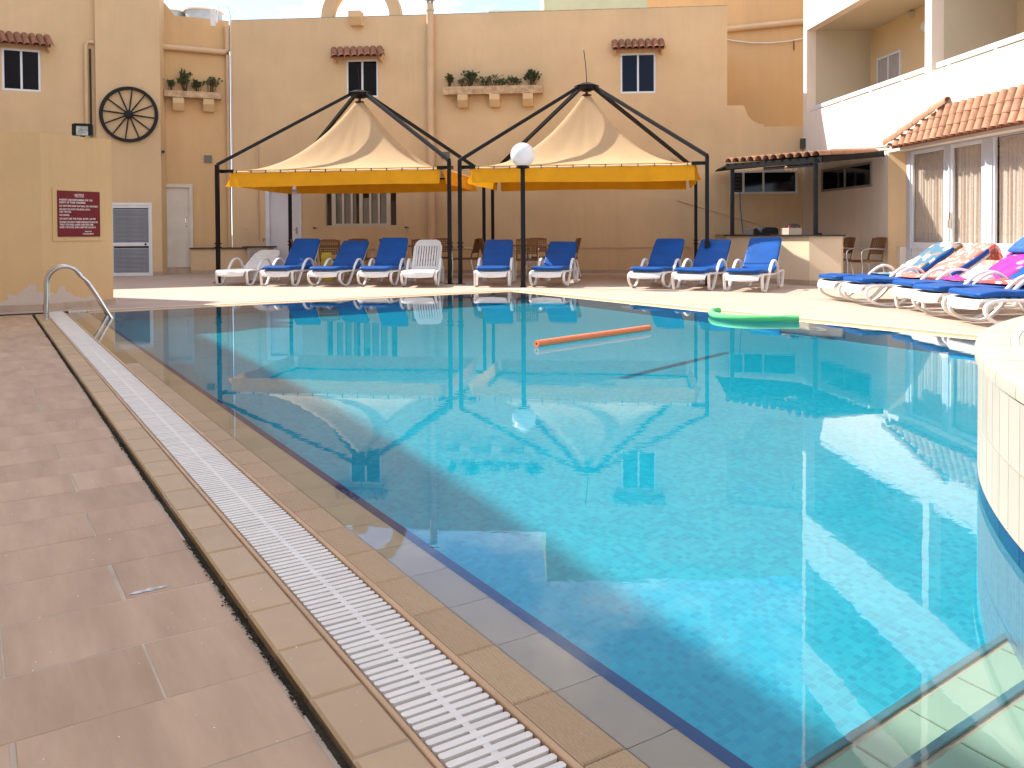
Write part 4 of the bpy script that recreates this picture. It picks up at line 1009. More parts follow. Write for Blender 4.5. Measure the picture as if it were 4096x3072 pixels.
def back_outline(n=10):
    pts = [(-.275, 0)]+[(-.29, .15), (-.285, .40)]
    for k in range(n+1): a = pi-pi/2*k/n*1.0; pts.append((-.14+.125*cos(a), BL-.16+.16*sin(a)))
    return pts+[(-x, y) for x, y in pts[::-1]]
def back_plain():
    """backrest shell: outline in x,y (y up the back), thin, slightly dished"""
    mb = MB(); o = back_outline(); n = len(o); mb.prism([(x, y) for x, y in o][::-1], -.03, 0); return mb.mesh('backrest', M_white, 35)
BACK = back_plain()
def lounger(x, y, heading, style, back_deg, label, cushion=None, back='plain'):
    t = thing('sun_lounger', label, 'sun lounger', (x, y, 0), -radians(heading), 'white plastic sun loungers round the pool')
    for sx in (-1, 1):
        link('side_frame', FRM[style], t, (sx*.315, 0, 0)); link('rear_leg', RRM, t, (sx*.285, 0, 0))
    link('seat_bed', SEAT, t); link('front_apron', APR, t)
    piv = (0, 1.16, .30); rot = radians(back_deg)
    if back == 'plain':
        b = link('backrest', BACK, t, piv, (rot, 0, 0))
    else:
        o = back_outline()
        b = MB()
        b.prism([(-.285, .40), (-.235, .40), (-.235, 0), (-.275, 0), (-.29, .15)][::-1] if False else [(-.29, .0), (-.235, .0), (-.235, BL-.17), (-.285, BL-.17)], -.03, 0)
        b.prism([(.235, .0), (.29, .0), (.285, BL-.17), (.235, BL-.17)], -.03, 0)
        top = [(q[0], q[1]) for q in o if q[1] > BL-.165]
        b.prism(([(-.285, BL-.17)]+top+[(.285, BL-.17)])[::-1], -.03, 0); b.prism([(-.235, 0), (.235, 0), (.235, .07), (-.235, .07)], -.03, 0)
        b = b.build('backrest', M_white, t, piv, (rot, 0, 0), smooth=35)
        if back == 'vertical':
            s_ = MB().bbox(-.0185, .0185, .07, BL-.17, -.026, -.002, .006).mesh('back_slat', M_white)
            for k in range(9): link('back_slat', s_, b, (-.21+k*.0525, 0, 0))
        else:
            s_ = MB().bbox(-.235, .235, 0, .098, -.026, -.002, .006).mesh('back_slat', M_white)
            for k in range(5): link('back_slat', s_, b, (0, .085+k*.112, 0))
    # prop that holds the back up
    L = .42; py, pz = 1.16+L*cos(rot), .30+L*sin(rot)
    for sx in (-1, 1): MB().tube([(sx*.20, py, pz-.03), (sx*.22, min(1.62, py+.16), .29)], .014, 6).build('back_prop', M_white, t)
    if cushion:
        c = thing('lounger_cushion', cushion, 'cushion', (x, y, 0), -radians(heading), 'blue cushions on the sun loungers')
        cpad(c, rot, x*3.1+y)
    return t
def cpad(c, rot, seed, rough=1.0):
    bx, bz = cos(rot), sin(rot)
    sp_ = [(-.03, .345), (.25, .352), (.55, .340), (.85, .330), (1.04, .332), (1.13, .350), (1.16+.05*bx, .352+.05*bz+.02)]
    nx_, nz_ = -bz, bx
    for k in (.2, .36, .52, .66, .78): sp_.append((1.16+k*bx+.045*nx_, .30+k*bz+.045*nz_))
    P = crom([(0, a, b) for a, b in sp_], 6); m = len(P); sc = []
    for i in range(m):
        e = min(i, m-1-i); kx = (.86, .95, .985)[e] if e < 3 else 1; kz = (.55, .9, 1)[e] if e < 3 else 1
        s = i/(m-1); kx *= 1-.04*max(0, (s-.7)/.3)
        fold = .55 if .50 < s < .57 else 1
        sc.append((kx, kz*fold))
    mb = MB().sweep(P, rrect(.60, .068, .028, 3), scale=sc)
    for i, v in enumerate(mb.v):
        v = Vector(v); q = noise.noise(Vector((v.x*5+seed, v.y*7, v.z*7+seed)))*.014+noise.noise(Vector((v.x*14+seed, v.y*9, v.z*9)))*.008
        mb.v[i] = tuple(v+Vector((0, -q*bz, q)))
    o = mb.build('pad', M_cushion, c, smooth=50); o.modifiers.new('smooth', 'SUBSURF').levels = 1; o.modifiers[0].render_levels = 1
    return o
blue = 'blue vinyl cushion on the '
lounger(-5.50, 16.45, 8, 'A', 27, 'bare white sun lounger with low slotted back, leftmost of the far row', None, 'horizontal')
lounger(-4.55, 16.20, 8, 'A', 46, 'white sun lounger with square topped blue cushion, next to the bare low one', blue+'lounger beside the bare low one')
lounger(-3.58, 15.98, 11, 'B', 41, 'white sun lounger in front of the shuttered window, its cushion slipped low', blue+'lounger below the shuttered window, slipped low')
lounger(-2.60, 15.86, 6, 'B', 48, 'white sun lounger with round topped blue cushion beside the bare slatted one', blue+'lounger just left of the bare slatted one, round topped')
lounger(-1.74, 15.66, 1, 'B', 46, 'bare white sun lounger with upright vertically slatted back by the twin tent posts', None, 'vertical')
lounger(-.38, 15.62, 4, 'A', 43, 'white sun lounger with blue cushion just left of the globe lamp', blue+'lounger just left of the globe lamp')
lounger(.63, 15.50, 14, 'B', 38, 'white sun lounger with blue cushion just right of the globe lamp', blue+'lounger just right of the globe lamp')
lounger(2.36, 14.98, 26, 'B', 44, 'white sun lounger under the right tent corner, cushion fully in shade', blue+'lounger under the right tent corner, fully shaded')
lounger(3.05, 14.50, 29, 'A', 43, 'white sun lounger whose blue cushion is half in sun, beside the bar', blue+'lounger left of the bar, half sunlit')
lounger(3.83, 14.05, 30, 'A', 46, 'white sun lounger with fully sunlit blue cushion in front of the bar', blue+'lounger in front of the bar, fully sunlit')
R = [(4.58, 12.28, 'B', 33, 'sunlit white lounger by the porch with the mermaid coloured blue towel', 'blue cushion under the blue and orange towel'),
     (4.63, 11.48, 'B', 33, 'sunlit white lounger by the porch with the coral fringed towel', 'blue cushion under the coral fringed towel'),
     (4.93, 10.62, 'A', 36, 'sunlit white lounger by the porch with the magenta towel', 'blue cushion under the magenta towel'),
     (4.83, 9.86, 'B', 34, 'sunlit white lounger with a red striped cloth lying on its cushion', 'blue cushion with a red striped cloth on it'),
     (4.83, 9.02, 'B', 34, 'sunlit white lounger nearest the round raised basin', 'bare blue cushion nearest the round raised basin')]
R[0] = R[0][:4]+('sunlit white lounger by the porch with the blue and orange towel', R[0][5])
for x, y, st, bd, lb, cu in R: lounger(x, y, 86, st, bd, lb, cu)

# ------------------------------------------------------------------ towels and clothes on the sunlit row
def blotch(name, base, cols, scale, rough=.95):
    """printed terry cloth: flat colour patches"""
    m = bpy.data.materials.new(name); m.use_nodes = True; nt = m.node_tree; n = nt.nodes; l = nt.links; b = n['Principled BSDF']
    t = n.new('ShaderNodeTexCoord'); w = n.new('ShaderNodeTexNoise'); w.inputs['Scale'].default_value = scale*.8; l.new(t.outputs['Object'], w.inputs['Vector'])
    ad = n.new('ShaderNodeVectorMath'); ad.operation = 'MULTIPLY_ADD'; ad.inputs[1].default_value = (.22,)*3; l.new(w.outputs['Color'], ad.inputs[0]); l.new(t.outputs['Object'], ad.inputs[2])
    prev = None
    for i, (c, th, sc, off) in enumerate(cols):
        v = n.new('ShaderNodeTexVoronoi'); v.inputs['Scale'].default_value = sc; mp = n.new('ShaderNodeMapping'); mp.inputs['Location'].default_value = (off, off*.7, off*.3)
        l.new(ad.outputs[0], mp.inputs[0]); l.new(mp.outputs[0], v.inputs['Vector'])
        lt = n.new('ShaderNodeMapRange'); lt.inputs['From Min'].default_value = th-.02; lt.inputs['From Max'].default_value = th+.02; lt.inputs['To Min'].default_value = 1; lt.inputs['To Max'].default_value = 0
        l.new(v.outputs['Distance'], lt.inputs[0]); mx_ = n.new('ShaderNodeMixRGB'); mx_.inputs[2].default_value = (*c, 1); l.new(lt.outputs[0], mx_.inputs[0])
        if prev is None: mx_.inputs[1].default_value = (*base, 1)
        else: l.new(prev, mx_.inputs[1])
        prev = mx_.outputs[0]
    l.new(prev, b.inputs['Base Color']); b.inputs['Roughness'].default_value = rough; b.inputs['Sheen Weight'].default_value = .15
    g = n.new('ShaderNodeTexNoise'); g.inputs['Scale'].default_value = 180; l.new(t.outputs['Object'], g.inputs['Vector']); bp = n.new('ShaderNodeBump'); bp.inputs['Strength'].default_value = .3; bp.inputs['Distance'].default_value = .004
    l.new(g.outputs['Fac'], bp.inputs['Height']); l.new(bp.outputs[0], b.inputs['Normal']); MATS[name] = m; return m
def towel(name, x, y, bd, m, label, s0, s1, over, wid, seed, fringe=False):
    """cloth lying along cushion and back; s measured up the back from the hinge; over = length hanging behind"""
    t = thing(name, label, 'towel', (x, y, 0), -radians(86))
    rot = radians(bd); bx, bz = cos(rot), sin(rot)
    path = []
    if s0 < 0:
        for k in range(6): path.append((1.10+s0*(1-k/6), .385+.004*sin(k*2)))
    for k in range(13): s = max(s0, .06)+(min(s1, .83)-max(s0, .06))*k/12; path.append((1.16+s*bx-.088*bz, .30+s*bz+.088*bx))
    if over > 0:
        s = .85; ty, tz = 1.16+s*bx, .30+s*bz
        path += [(ty-.06*bz+.02, tz+.07*bx+.01), (ty+.045, tz+.015), (ty+.065, tz-.06)]
        for k in range(1, 5): path.append((ty+.07+.01*k, tz-.06-over*k/4))
    P = crom([(0, a, b) for a, b in path], 3); mN = len(P)-1
    def fn(s, v, lift=0):
        p = P[min(mN, int(round(v*mN)))]; q = P[min(mN, int(round(v*mN))+1)]; r = P[max(0, int(round(v*mN))-1)]
        t_ = (q-r).normalized(); nr = Vector((0, -t_.z, t_.y)); xx = (s*2-1)*wid/2
        edge = max(0, abs(xx)-.27)
        w_ = noise.noise(Vector((xx*6+seed, p.y*6, p.z*6)))*.014+noise.noise(Vector((xx*17+seed, p.y*4, p.z*4)))*.005
        return tuple(Vector((xx-math.copysign(edge*.75, xx), 0, 0))+p+nr*(w_+.006+lift)-nr*edge*.9)
    a = MB(); a.grid(fn, 26, mN); b = MB(); b.grid(lambda s, v: fn(s, v, -.007), 26, mN); n_ = len(a.v)
    a.add(b.v, [f_[::-1] for f_ in b.f]); w = 27; rim = [i for i in range(w)]+[w*j+w-1 for j in range(1, mN+1)]+[w*mN+i for i in range(w-2, -1, -1)]+[w*j for j in range(mN-1, 0, -1)]
    for p_, q_ in zip(rim, rim[1:]+rim[:1]): a.f.append((p_, q_, q_+n_, p_+n_))
    a.build('cloth', m, t, smooth='all')
    if fringe:
        fr_ = MB()
        for side in (0, 1):
            for k in range(26):
                v = .12+.86*k/25; p = Vector(fn(side, v)); L = random.uniform(.05, .09); d = Vector((random.uniform(-.012, .012), random.uniform(-.012, .012), -L))
                fr_.tube([p, p+d*.5+Vector((.004, 0, 0)), p+d], .003, 4)
        for k in range(40):
            p = Vector(fn(k/39, 1)); fr_.tube([p, p+Vector((random.uniform(-.01, .01), 0, -.08))], .003, 4)
        tag(fr_.build('fringe', m, t), kind='stuff')
    return t
T1 = blotch('blue_orange_towel', (.06, .15, .22), [((.74, .60, .40), .40, 4.2, 1.3), ((.72, .16, .05), .27, 4.8, 5.1), ((.80, .74, .52), .13, 5.5, 2.2)], 5)
T2 = blotch('coral_towel', (.78, .16, .12), [((.84, .42, .34), .40, 8., 2.), ((.86, .58, .50), .26, 12., 7.)], 9)
T3 = blotch('magenta_towel', (.72, .015, .22), [((.50, .008, .42), .34, 7., 3.), ((.16, .02, .22), .30, 6., 8.), ((.34, .22, .62), .26, 5.5, 1.)], 3)
T4 = blotch('red_white_cloth', (.66, .07, .06), [((.82, .72, .66), .26, 7., 4.), ((.03, .03, .07), .16, 6., 2.)], 9)
towel('beach_towel', *R[0][:2], R[0][3], T1, 'blue beach towel with orange and cream print draped on the farthest sunlit lounger', -.30, .83, .03, .62, 2)
towel('beach_towel', *R[1][:2], R[1][3], T2, 'coral fringed beach towel draped over the back of the second sunlit lounger', -.22, .83, .10, .66, 5, True)
towel('beach_towel', *R[2][:2], R[2][3], T3, 'magenta beach towel with violet spots draped on the third sunlit lounger', -.24, .83, .04, .58, 9)
# crumpled cloths
def crumple(name, label, cat, p, sx, sy, h, m, seed, rz=0.):
    mb = MB()
    def fn(s, t):
        x, y = (s*2-1), (t*2-1); r = min(1, sqrt(x*x+y*y)); k = noise.noise(Vector((x*1.6+seed, y*1.6, seed)))*.5+noise.noise(Vector((x*4+seed, y*4, seed)))*.45
        return (x*sx*(1+.18*k), y*sy*(1+.2*noise.noise(Vector((x*2, y*2+seed, 1)))), .008+max(0, (1-r)**.5*h*(.55+.75*k)) if r < 1 else .006)
    mb.grid(fn, 30, 30)
    return tag(mb.build(name, m, None, p, rz, smooth='all'), label, cat)
def onl(i, s, x=0, z=.385):
    bx, by = R[i][:2]; a = radians(86); return (bx+s*sin(a)+x*cos(a), by+s*cos(a)-x*sin(a), z)
crumple('beach_cloth', 'red and white striped cloth crumpled on a blue cushion', 'cloth', onl(3, .98), .16, .36, .10, T4, 3.3, radians(20))
crumple('magenta_cloth', 'small magenta cloth crumpled beside the white bag', 'cloth', onl(2, .72, -.05), .13, .18, .07, T3, 6.1)
crumple('white_bag', 'white soft beach bag lying on the magenta towel lounger', 'bag', onl(2, .95, .05), .17, .22, .20, mat('white_cloth', (.80, .80, .80), .85, .04, 4.), 8.4)
crumple('coral_cloth', 'end of a coral cloth bunched on the second sunlit lounger', 'cloth', onl(1, .82, .05), .16, .24, .09, T2, 4.9)
# quilted pillow at the top of the magenta towel
def pillow(p, label):
    mb = MB(); 
    def fn(s, t, sg=1):
        x, y = s*2-1, t*2-1; e = (1-abs(x)**4)*(1-abs(y)**4); d = 0
        for i in (-.5, 0, .5):
            for j in (-.5, 0, .5): d += .022*math.exp(-((x-i)**2+(y-j)**2)/.012)
        return (x*.25, y*.17, sg*(.055*e**.5-d*(e > .2)))
    mb.grid(fn, 36, 30); mb.grid(lambda s, t: fn(s, t, -1), 36, 30); o = mb.build('quilted_pillow', mat('blue_quilted_cotton', (.035, .13, .42), .8, .12, 20., .3, 120), None, p, (radians(36), 0, -radians(86)), smooth='all'); return tag(o, label, 'pillow')
a86 = radians(86); rt = radians(R[2][3]); sT = 1.16+.72*cos(rt)-.14*sin(rt)
pillow((R[2][0]+sT*sin(a86), R[2][1]+sT*cos(a86), .30+.72*sin(rt)+.14*cos(rt)), 'blue quilted pillow on top of the magenta towel')

# ------------------------------------------------------------------ brown resin chairs and tables
def chair_parts():
    d = {}
    s_ = MB(); s_.bbox(-.215, .215, -.21, .21, .425, .445, .004)
    s_ = MB()
    for x in [-.205+k*.041 for k in range(11)]: s_.box(x-.010, x+.010, -.21, .21, .432, .444)
    for y in [-.20+k*.040 for k in range(11)]: s_.box(-.215, .215, y-.010, y+.010, .4325, .4435)
    s_.box(-.225, .225, -.225, -.195, .405, .447).box(-.225, .225, .195, .225, .405, .447).box(-.226, -.195, -.195, .195, .405, .447).box(.195, .226, -.195, .195, .405, .447)
    d['seat'] = s_.mesh('seat', M_brown)
    b = MB(); z0, z1 = .555, .885
    def bow(x): return .22+.035*(1-(x/.22)**2)
    def yb(x, z): return bow(x)+(z-.44)*.26
    def slab(xa, xb, za, zb, t=.012):
        vs = []
        for z in (za, zb):
            for x in (xa, xb): y = yb(x, z)-.035; vs += [(x, y, z), (x, y+t, z)]
        b.add(vs, [(0,1,3,2), (4,6,7,5), (0,2,6,4), (1,5,7,3), (0,4,5,1), (2,3,7,6)])
    n = 9; xw = .205
    for k in range(n): x0 = -xw+2*xw*k/n; slab(x0, x0+2*xw/n*.48, z0+.0, z1-.05)
    segs = 8
    for z in [z0+k*.048 for k in range(6)]:
        for k in range(segs): slab(-xw+2*xw*k/segs, -xw+2*xw*(k+1)/segs, z, z+.022)
    for k in range(segs): slab(-xw+2*xw*k/segs, -xw+2*xw*(k+1)/segs, z1-.055, z1-(.0 if 0 < k < segs-1 else .012), .016)
    for sgn in (-1, 1): 
        xa, xb = sorted((sgn*.205, sgn*.232)); slab(xa, xb, .41, z1-.01, .018)
    d['backrest'] = b.mesh('backrest', M_brown)
    for sgn, nm in ((-1, 'l'), (1, 'r')):
        d['arm'+nm] = MB().tube(crom([(sgn*.245, .26, .655), (sgn*.25, .05, .665), (sgn*.25, -.14, .66), (sgn*.25, -.235, .61), (sgn*.25, -.245, .50), (sgn*.245, -.225, .30), (sgn*.255, -.245, .0)], 4), .0125, 8).mesh('arm_leg', M_alutube, True)
        d['leg'+nm] = MB().tube([(sgn*.215, .19, .42), (sgn*.235, .25, .20), (sgn*.245, .29, .0)], .0125, 8).mesh('rear_leg', M_alutube, True)
        d['strut'+nm] = MB().tube([(sgn*.22, .20, .40), (sgn*.24, -.20, .395)], .010, 6).mesh('side_bar', M_alutube, True)
    return d
CHP = chair_parts()
def chair(x, y, rz, label, z=0):
    t = thing('resin_chair', label, 'chair', (x, y, z), rz, 'brown woven resin armchairs')
    for k, m in CHP.items(): link(m.name.split('.')[0], m, t)
    return t
def table(x, y, label, rz=0):
    t = thing('square_table', label, 'table', (x, y, 0), rz, 'square brown terrace tables')
    MB().bbox(-.46, .46, -.46, .46, .705, .735, .006).build('top', M_brown, t)
    for k in range(4): link('leg', LEGT, t, (0, 0, 0), pi/4+k*pi/2)
    MB().tube([(0, 0, .70), (0, 0, .30)], .03, 10).build('column', M_alutube, t)
LEGT = MB().tube(crom([(.03, 0, .42), (.10, 0, .30), (.22, 0, .12), (.40, 0, .015)], 4), .016, 8).mesh('leg', M_alutube, True)
# a chair faces -y when rz = 0 (its back is at +y)
tabs = [(-3.88, 19.30, 'left', 'window'), (-1.84, 19.10, 'middle', 'twin posts'), (.40, 18.90, 'right', 'globe lamp')]
names = ['brown square table under the left tent below the shuttered window', 'brown square table under the left tent behind the bare slatted lounger', 'brown square table under the right tent behind the globe lamp']
for (x, y, a, b), nm in zip(tabs, names): table(x, y, nm)
where = ['the table below the shuttered window', 'the table behind the bare slatted lounger', 'the table behind the globe lamp']
for k, (x, y, a, b) in enumerate(tabs):
    for dx, dy, rz, w_ in ((-.08, -.72, pi, 'nearest the pool'), (.18, .70, 0, 'against the wall side'), (-.80, -.1, pi/2+.25, 'at the left side'), (.80, .0, -pi/2-.3, 'at the right side')):
        chair(x+dx, y+dy, rz, 'brown woven armchair %s of %s' % (w_, where[k]))
chair(6.62, 17.25, radians(-86), 'brown woven armchair in shade by the hotel wall, next to the bar')
chair(6.86, 16.38, radians(-80), 'brown woven armchair half in sun by the hotel wall corner')
ys = thing('floor_sign', 'yellow folding floor sign seen between the chairs', 'floor sign', (-4.0, 18.2, 0), .2)
for s_ in (-1, 1): MB().add([(-.14, s_*.14, 0), (.14, s_*.14, 0), (.10, s_*.02, .60), (-.10, s_*.02, .60), (-.14, s_*.15, 0), (.14, s_*.15, 0), (.10, s_*.03, .60), (-.10, s_*.03, .60)], [(0,1,2,3), (4,7,6,5), (0,4,5,1), (1,5,6,2), (2,6,7,3), (3,7,4,0)]).build('panel', mat('yellow_plastic', (.72, .50, .02), .5), ys)

# ------------------------------------------------------------------ bar with tiled lean-to
bar = thing('bar_counter', 'angled ochre bar counter with dark top in front of the hotel wall', 'bar counter', (0, 0, 0))
out_ = [(4.98, 20.5), (4.42, 17.41), (5.50, 15.62), (5.98, 15.33)]; in_ = [(5.46, 20.42), (4.95, 17.50), (5.80, 16.08), (6.20, 15.80)]
MB().prism(out_+in_[::-1], -.05, .915).build('body', M_cream if False else mat('bar_render', (.72, .56, .38), .9, .05, .9, .3, 50), bar)
def off(P, d):
    c = Vector((5.6, 17.6)); return [tuple(Vector(p)+(Vector(p)-c).normalized()*d) for p in P]
to = [(4.93, 20.5), (4.36, 17.38), (5.47, 15.56), (6.03, 15.26)]; ti = [(5.52, 20.4), (5.01, 17.52), (5.84, 16.12), (6.27, 15.83)]
MB().prism(to+ti[::-1], .917, .945).build('top', mat('black_granite', (.03, .03, .034), .18, .2, 60., spec=.6), bar)
for a, b in zip(out_[:-1], out_[1:]):
    a_, b_ = Vector((*a, 0)), Vector((*b, 0)); d = b_-a_; MB().box(.001, d.length-.001, -.012, 0, -.02, .10).build('skirting', M_plinth, bar, a_, atan2(d.y, d.x))
lean = thing('bar_canopy', 'lean-to terracotta tile canopy on black posts over the bar', 'canopy', (0, 0, 0))
FL, FRr, WR = Vector((4.45, 17.50, 2.38)), Vector((5.75, 15.65, 2.36)), Vector((7.22, 16.42, 2.53))
for p, x, y in ((0, 4.56, 17.47), (1, 5.66, 15.74)): MB().box(x-.035, x+.035, y-.035, y+.035, .945, 2.36).build('post', M_black, lean)
e1 = (FRr-FL).normalized(); up = Vector((-e1.y, e1.x, 0)).normalized(); up = Vector((.818, .575, .075)).normalized(); nz_ = e1.cross(up).normalized()
if nz_.z < 0: nz_ = -nz_
d = (FRr-FL); MB().box(0, d.length, -.02, .02, -.06, .05).build('fascia', M_black, lean, FL+Vector((0, 0, -.02)), (0, -math.asin(d.z/d.length), atan2(d.y, d.x)))
d2 = WR-FRr; MB().sweep([FRr+Vector((0, 0, -.02)), WR+Vector((0, 0, -.02))], [(.02, .06), (-.02, .06), (-.02, -.05), (.02, -.05)], Vector((-d2.y, d2.x, 0)).normalized()).build('fascia', M_black, lean)
MB().box(0, 1.15, -.02, .02, -.12, -.06).build('beam', M_black, lean, FRr+Vector((-.75, 1.1, -.02)), atan2(e1.y, e1.x))
TB = bar_tile('roof_tile', .44, .088, .098, M_terr, .014)
ncol = 12; wc = (FRr-FL).length/ncol
bd_ = MB().add([FL+Vector((0,0,.03)), FRr+Vector((0,0,.03)), WR+Vector((-.03,0,.03)), Vector((6.93, 20.15, 2.66)), Vector((4.9, 20.35, 2.48))], [(0,1,2,3,4)]); n5 = len(bd_.v); bd_.add([(x, y, z-.03) for x, y, z in bd_.v], [(4,3,2,1,0)]); 
for k in range(5): bd_.f.append((k, (k+1) % 5, n5+(k+1) % 5, n5+k))
bd_.build('boarding', M_darkroom, lean)
for k in range(ncol):
    p0 = FL+e1*wc*(k+.5)-up*.06+Vector((0, 0, .045))
    # run length until the hotel wall or the courtyard wall
    L = 0
    while True:
        q = p0+up*L
        if q.x > 7.0+.068*(20.3-q.y)-.04 or q.y > 20.3-.096*(q.x-7.0)-.05 or L > 4.2: break
        L += .02
    s = 0; r_ = 0
    while s < L-.08:
        ln = min(.44, L-s); t = link('roof_tile', TB, lean)
        orient(t, p0+up*(s+ln)+nz_*.012, -up+e1*random.uniform(-.015, .015), nz_+up*.06); t.scale = (ln/.44, 1, 1); s += .37; r_ += 1
sl_ = thing('spotlight_pair', 'pair of pale spotlights under the bar canopy edge', 'spotlight', (5.42, 16.35, 2.30), radians(-20))
for a, p in ((-.9, (-.06, 0, -.02)), (.9, (.08, 0, -.02)), (0, (.0, .03, -.01))): MB().lathe([(.0, -.11), (.045, -.11), (.05, -.06), (.03, .03), (0, .04)], 12).build('lamp_head', M_pipe, sl_, p, (a, .5, 0))
MB().box(-.08, .08, -.01, .01, .0, .10).build('bracket', M_pipe, sl_)
# odds and ends behind and on the bar
bx_ = MB().bbox(-.16, .16, -.12, .12, 0, .13, .006).build('carton', mat('cream_box', (.62, .54, .42), .8), None, (5.62, 17.0, .945), .4); tag(bx_, 'small cream box on the bar with a mop head on it', 'box')
bg_ = MB().bbox(-.20, .20, -.14, .14, 0, .15, .04).build('black_bag', mat('black_fabric', (.012, .012, .013), .8, .1, 20., .3, 60), None, (5.22, 17.35, .945), -.9, smooth=50); tag(bg_, 'black bag lying on the bar top', 'bag')
mo = thing('mop_head', 'grey mop head with pink fitting hanging over the box on the bar', 'mop', (5.66, 17.0, 1.075))
mm = MB()
for k in range(70): a = random.uniform(0, 2*pi); r = random.uniform(.02, .15); mm.tube([(0, 0, .05), (r*.6*cos(a), r*.5*sin(a), .07+random.uniform(-.01, .02)), (r*cos(a), r*.8*sin(a), .01)], .008, 4)
tag(mm.build('strands', mat('grey_yarn', (.14, .13, .13), .95), mo), kind='stuff'); MB().tube([(-.13, -.10, -.10), (-.10, -.08, .05)], [.012, .03], 8).build('pink_socket', mat('pink_plastic', (.62, .02, .11), .5), mo)
gx = MB().bbox(-.11, .11, -.06, .06, 0, .11, .006).build('grey_carton', mat('grey_card', (.30, .27, .24), .8), None, (4.98, 17.6, .945), -.6); tag(gx, 'grey carton on the bar left of the black bag', 'box')
at_ = MB().lathe([(0, 0), (.07, 0), (.08, .025), (.06, .03), (0, .03)], 14).build('ashtray', M_black, None, (5.78, 15.95, .945)); tag(at_, 'black ashtray at the right end of the bar top', 'ashtray')

# ------------------------------------------------------------------ low wall, air conditioner, planters and their plants
lw = thing('low_wall', 'low ochre garden wall with dark stone slab beside the plain door', 'wall', (-8.10, 21.28, 0), radians(2))
MB().box(0, 1.42, 0, .35, -.05, .625).build('body', M_wall, lw); MB().bbox(-.02, 1.46, -.04, .36, .628, .668, .006).build('slab', mat('dark_slab', (.10, .075, .05), .7, .2, 6.), lw); MB().box(.002, 1.418, -.012, 0, -.02, .10).build('skirting', M_plinth, lw)
ac = thing('cool_box_cabinet', 'beige louvred cabinet with stone top in front of the wall', 'cabinet', (-6.62, 21.12, 0), radians(-3))
MB().box(0, .52, 0, .42, 0, .66).build('case', mat('beige_metal', (.50, .44, .36), .55), ac); MB().bbox(-.12, .60, -.05, .44, .662, .70, .006).build('top', MATS['dark_slab'], ac)
lv = MB().prism([(-.012, 0), (.0, -.022), (.004, -.018), (-.006, .006)], .06, .34, 'x').mesh('louvre', M_grille)
for k in range(13): link('louvre', lv, ac, (0, 0, .12+k*.038))
MB().tube([(-.12, .38, .66), (-.12, .38, 1.15), (-.28, .36, 1.17)], .012, 6).build('water_pipe', M_pipe, ac); 
tp = thing('wall_tap', 'small brass tap on the wall above the louvred cabinet', 'tap', (-6.30, 21.50, .86)); MB().tube([(0, 0, 0), (0, -.08, 0), (0, -.10, -.05)], .011, 6).box(-.03, .03, -.07, -.05, .015, .03).build('spout', mat('old_brass', (.16, .09, .03), .5, metal=.6), tp)
CWM = Matrix.Translation((7.0, 20.3, 0)) @ Matrix.Rotation(radians(180-5.48), 4, 'Z'); AXM = Matrix.Translation((-7.27, 21.82, 0)) @ Matrix.Rotation(radians(200), 4, 'Z')
def rough_box(x0, x1, y0, y1, z0, z1, amp, seed):
    bm = bmesh.new(); bmesh.ops.create_cube(bm, size=1); bmesh.ops.subdivide_edges(bm, edges=bm.edges, cuts=9, use_grid_fill=True)
    for v in bm.verts:
        p = Vector(((v.co.x+.5)*(x1-x0)+x0, (v.co.y+.5)*(y1-y0)+y0, (v.co.z+.5)*(z1-z0)+z0)); q = p*9+Vector((seed, 0, 0))
        v.co = p+Vector((noise.noise(q), noise.noise(q+Vector((9, 0, 0))), noise.noise(q+Vector((0, 9, 0)))))*amp
    me = bpy.data.meshes.new('stone'); bm.to_mesh(me); bm.free(); me.materials.append(M_stone); me.polygons.foreach_set('use_smooth', [True]*len(me.polygons)); me.set_sharp_from_angle(angle=radians(45)); return me
def trough(Mx, rot, x0, x1, joints, label, z0=4.41, z1=4.60):
    t = thing('stone_planter', label, 'planter', Mx @ Vector((0, 0, 0)), rot)
    e = [x0]+joints+[x1]
    for k in range(len(e)-1): link('stone', rough_box(e[k]+.006, e[k+1]-.006, .03, .30, z0, z1, .016, k*7+x0), t)
    return t
trough(CWM, radians(180-5.48), 6.23, 8.69, [7.44], 'long weathered stone planter on three corbels right of the vent pipe')
trough(AXM, radians(200), .19, 1.55, [], 'short weathered stone planter on two corbels above the plain door', 4.435, 4.59)
def leafc(mb, p, r, n, rng, sz):
    for _ in range(n):
        d = Vector((rng.gauss(0, 1), rng.gauss(0, 1), rng.gauss(0, .8))).normalized(); c = Vector(p)+d*r*rng.random()**.5
        a = Vector((rng.gauss(0, 1), rng.gauss(0, 1), rng.gauss(0, 1))).normalized(); b = a.cross(d if abs(a.dot(d)) < .9 else Vector((0, 0, 1))).normalized(); s = sz*rng.uniform(.6, 1.3)
        mb.add([c-a*s, c+b*s*.45, c+a*s, c-b*s*.45], [(0,1,2,3)])
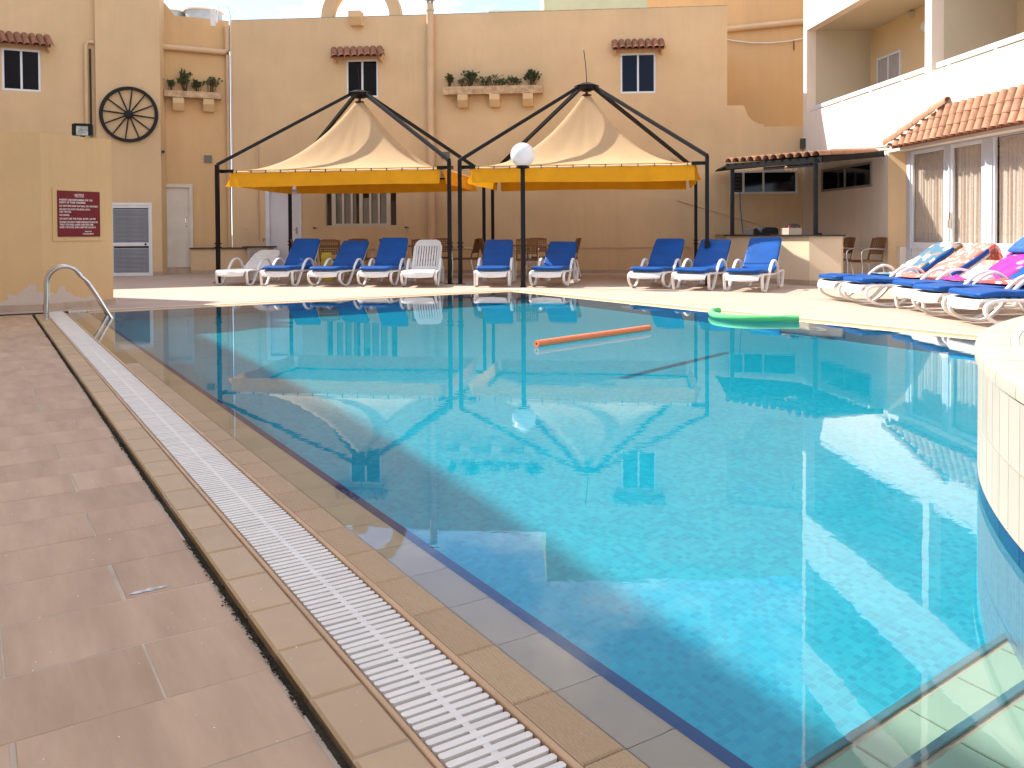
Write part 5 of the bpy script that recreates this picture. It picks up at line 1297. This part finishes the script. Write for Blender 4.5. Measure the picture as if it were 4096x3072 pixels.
def shrub(Mx, s, h, spread, ns, leafn, seed, label, bare=.0, z=4.56, y=.16):
    rng = random.Random(seed); p = Mx @ Vector((s, y, z)); t = thing('planter_shrub', label, 'plant', p)
    st = MB(); lf = MB()
    for k in range(ns):
        a = rng.uniform(0, 2*pi); q = spread*rng.random()**.6; b0 = Vector((rng.gauss(0, .25)*spread, rng.gauss(0, .02), 0)); hh = h*rng.uniform(.55, 1.0)
        tip = b0+Vector((q*cos(a), q*sin(a)*.5, hh)); mid = b0.lerp(tip, .5)+Vector((rng.gauss(0, .02), rng.gauss(0, .02), .02))
        st.tube([b0, mid, tip], [.006, .005, .003], 4)
        if rng.random() > bare:
            leafc(lf, tip, .035, leafn, rng, .026); leafc(lf, mid.lerp(tip, .6), .035, leafn//2, rng, .024)
        for _ in range(2):
            m2 = mid.lerp(tip, rng.random()); e = m2+Vector((rng.gauss(0, .05), rng.gauss(0, .03), rng.uniform(.03, .09))); st.tube([m2, e], [.004, .002], 4)
            if rng.random() > bare: leafc(lf, e, .028, leafn//2, rng, .024)
    st.build('stems', M_stem, t)
    if lf.v: tag(lf.build('leaves', M_leaf, t, fix=False), kind='stuff')
shrub(CWM, 8.55, .34, .10, 11, 26, 1, 'small rounded green shrub at the left end of the long planter')
shrub(CWM, 8.22, .26, .16, 16, 8, 2, 'mostly bare twiggy shrub second from left in the long planter', .6)
shrub(CWM, 8.03, .50, .16, 20, 22, 3, 'tallest green shrub in the long planter left of its joint')
shrub(CWM, 7.60, .30, .26, 26, 10, 4, 'low dry shrub with bare spikes beside the joint of the long planter', .5)
shrub(CWM, 7.28, .20, .14, 12, 16, 7, 'short grey green tuft just right of the planter joint', .25)
shrub(CWM, 6.98, .25, .16, 14, 18, 5, 'sparse creeping shrub right of the joint of the long planter', .2)
shrub(CWM, 6.50, .42, .15, 26, 26, 6, 'dense round shrub at the right end of the long planter')
shrub(AXM, 1.38, .30, .12, 9, 20, 11, 'low sprawling shrub at the left end of the short planter')
shrub(AXM, 1.05, .56, .17, 20, 24, 12, 'tallest leafy shrub in the middle of the short planter')
shrub(AXM, .76, .34, .13, 12, 24, 13, 'low green shrub right of the middle of the short planter')
shrub(AXM, .42, .46, .18, 16, 16, 14, 'open branching shrub at the right end of the short planter', .15)
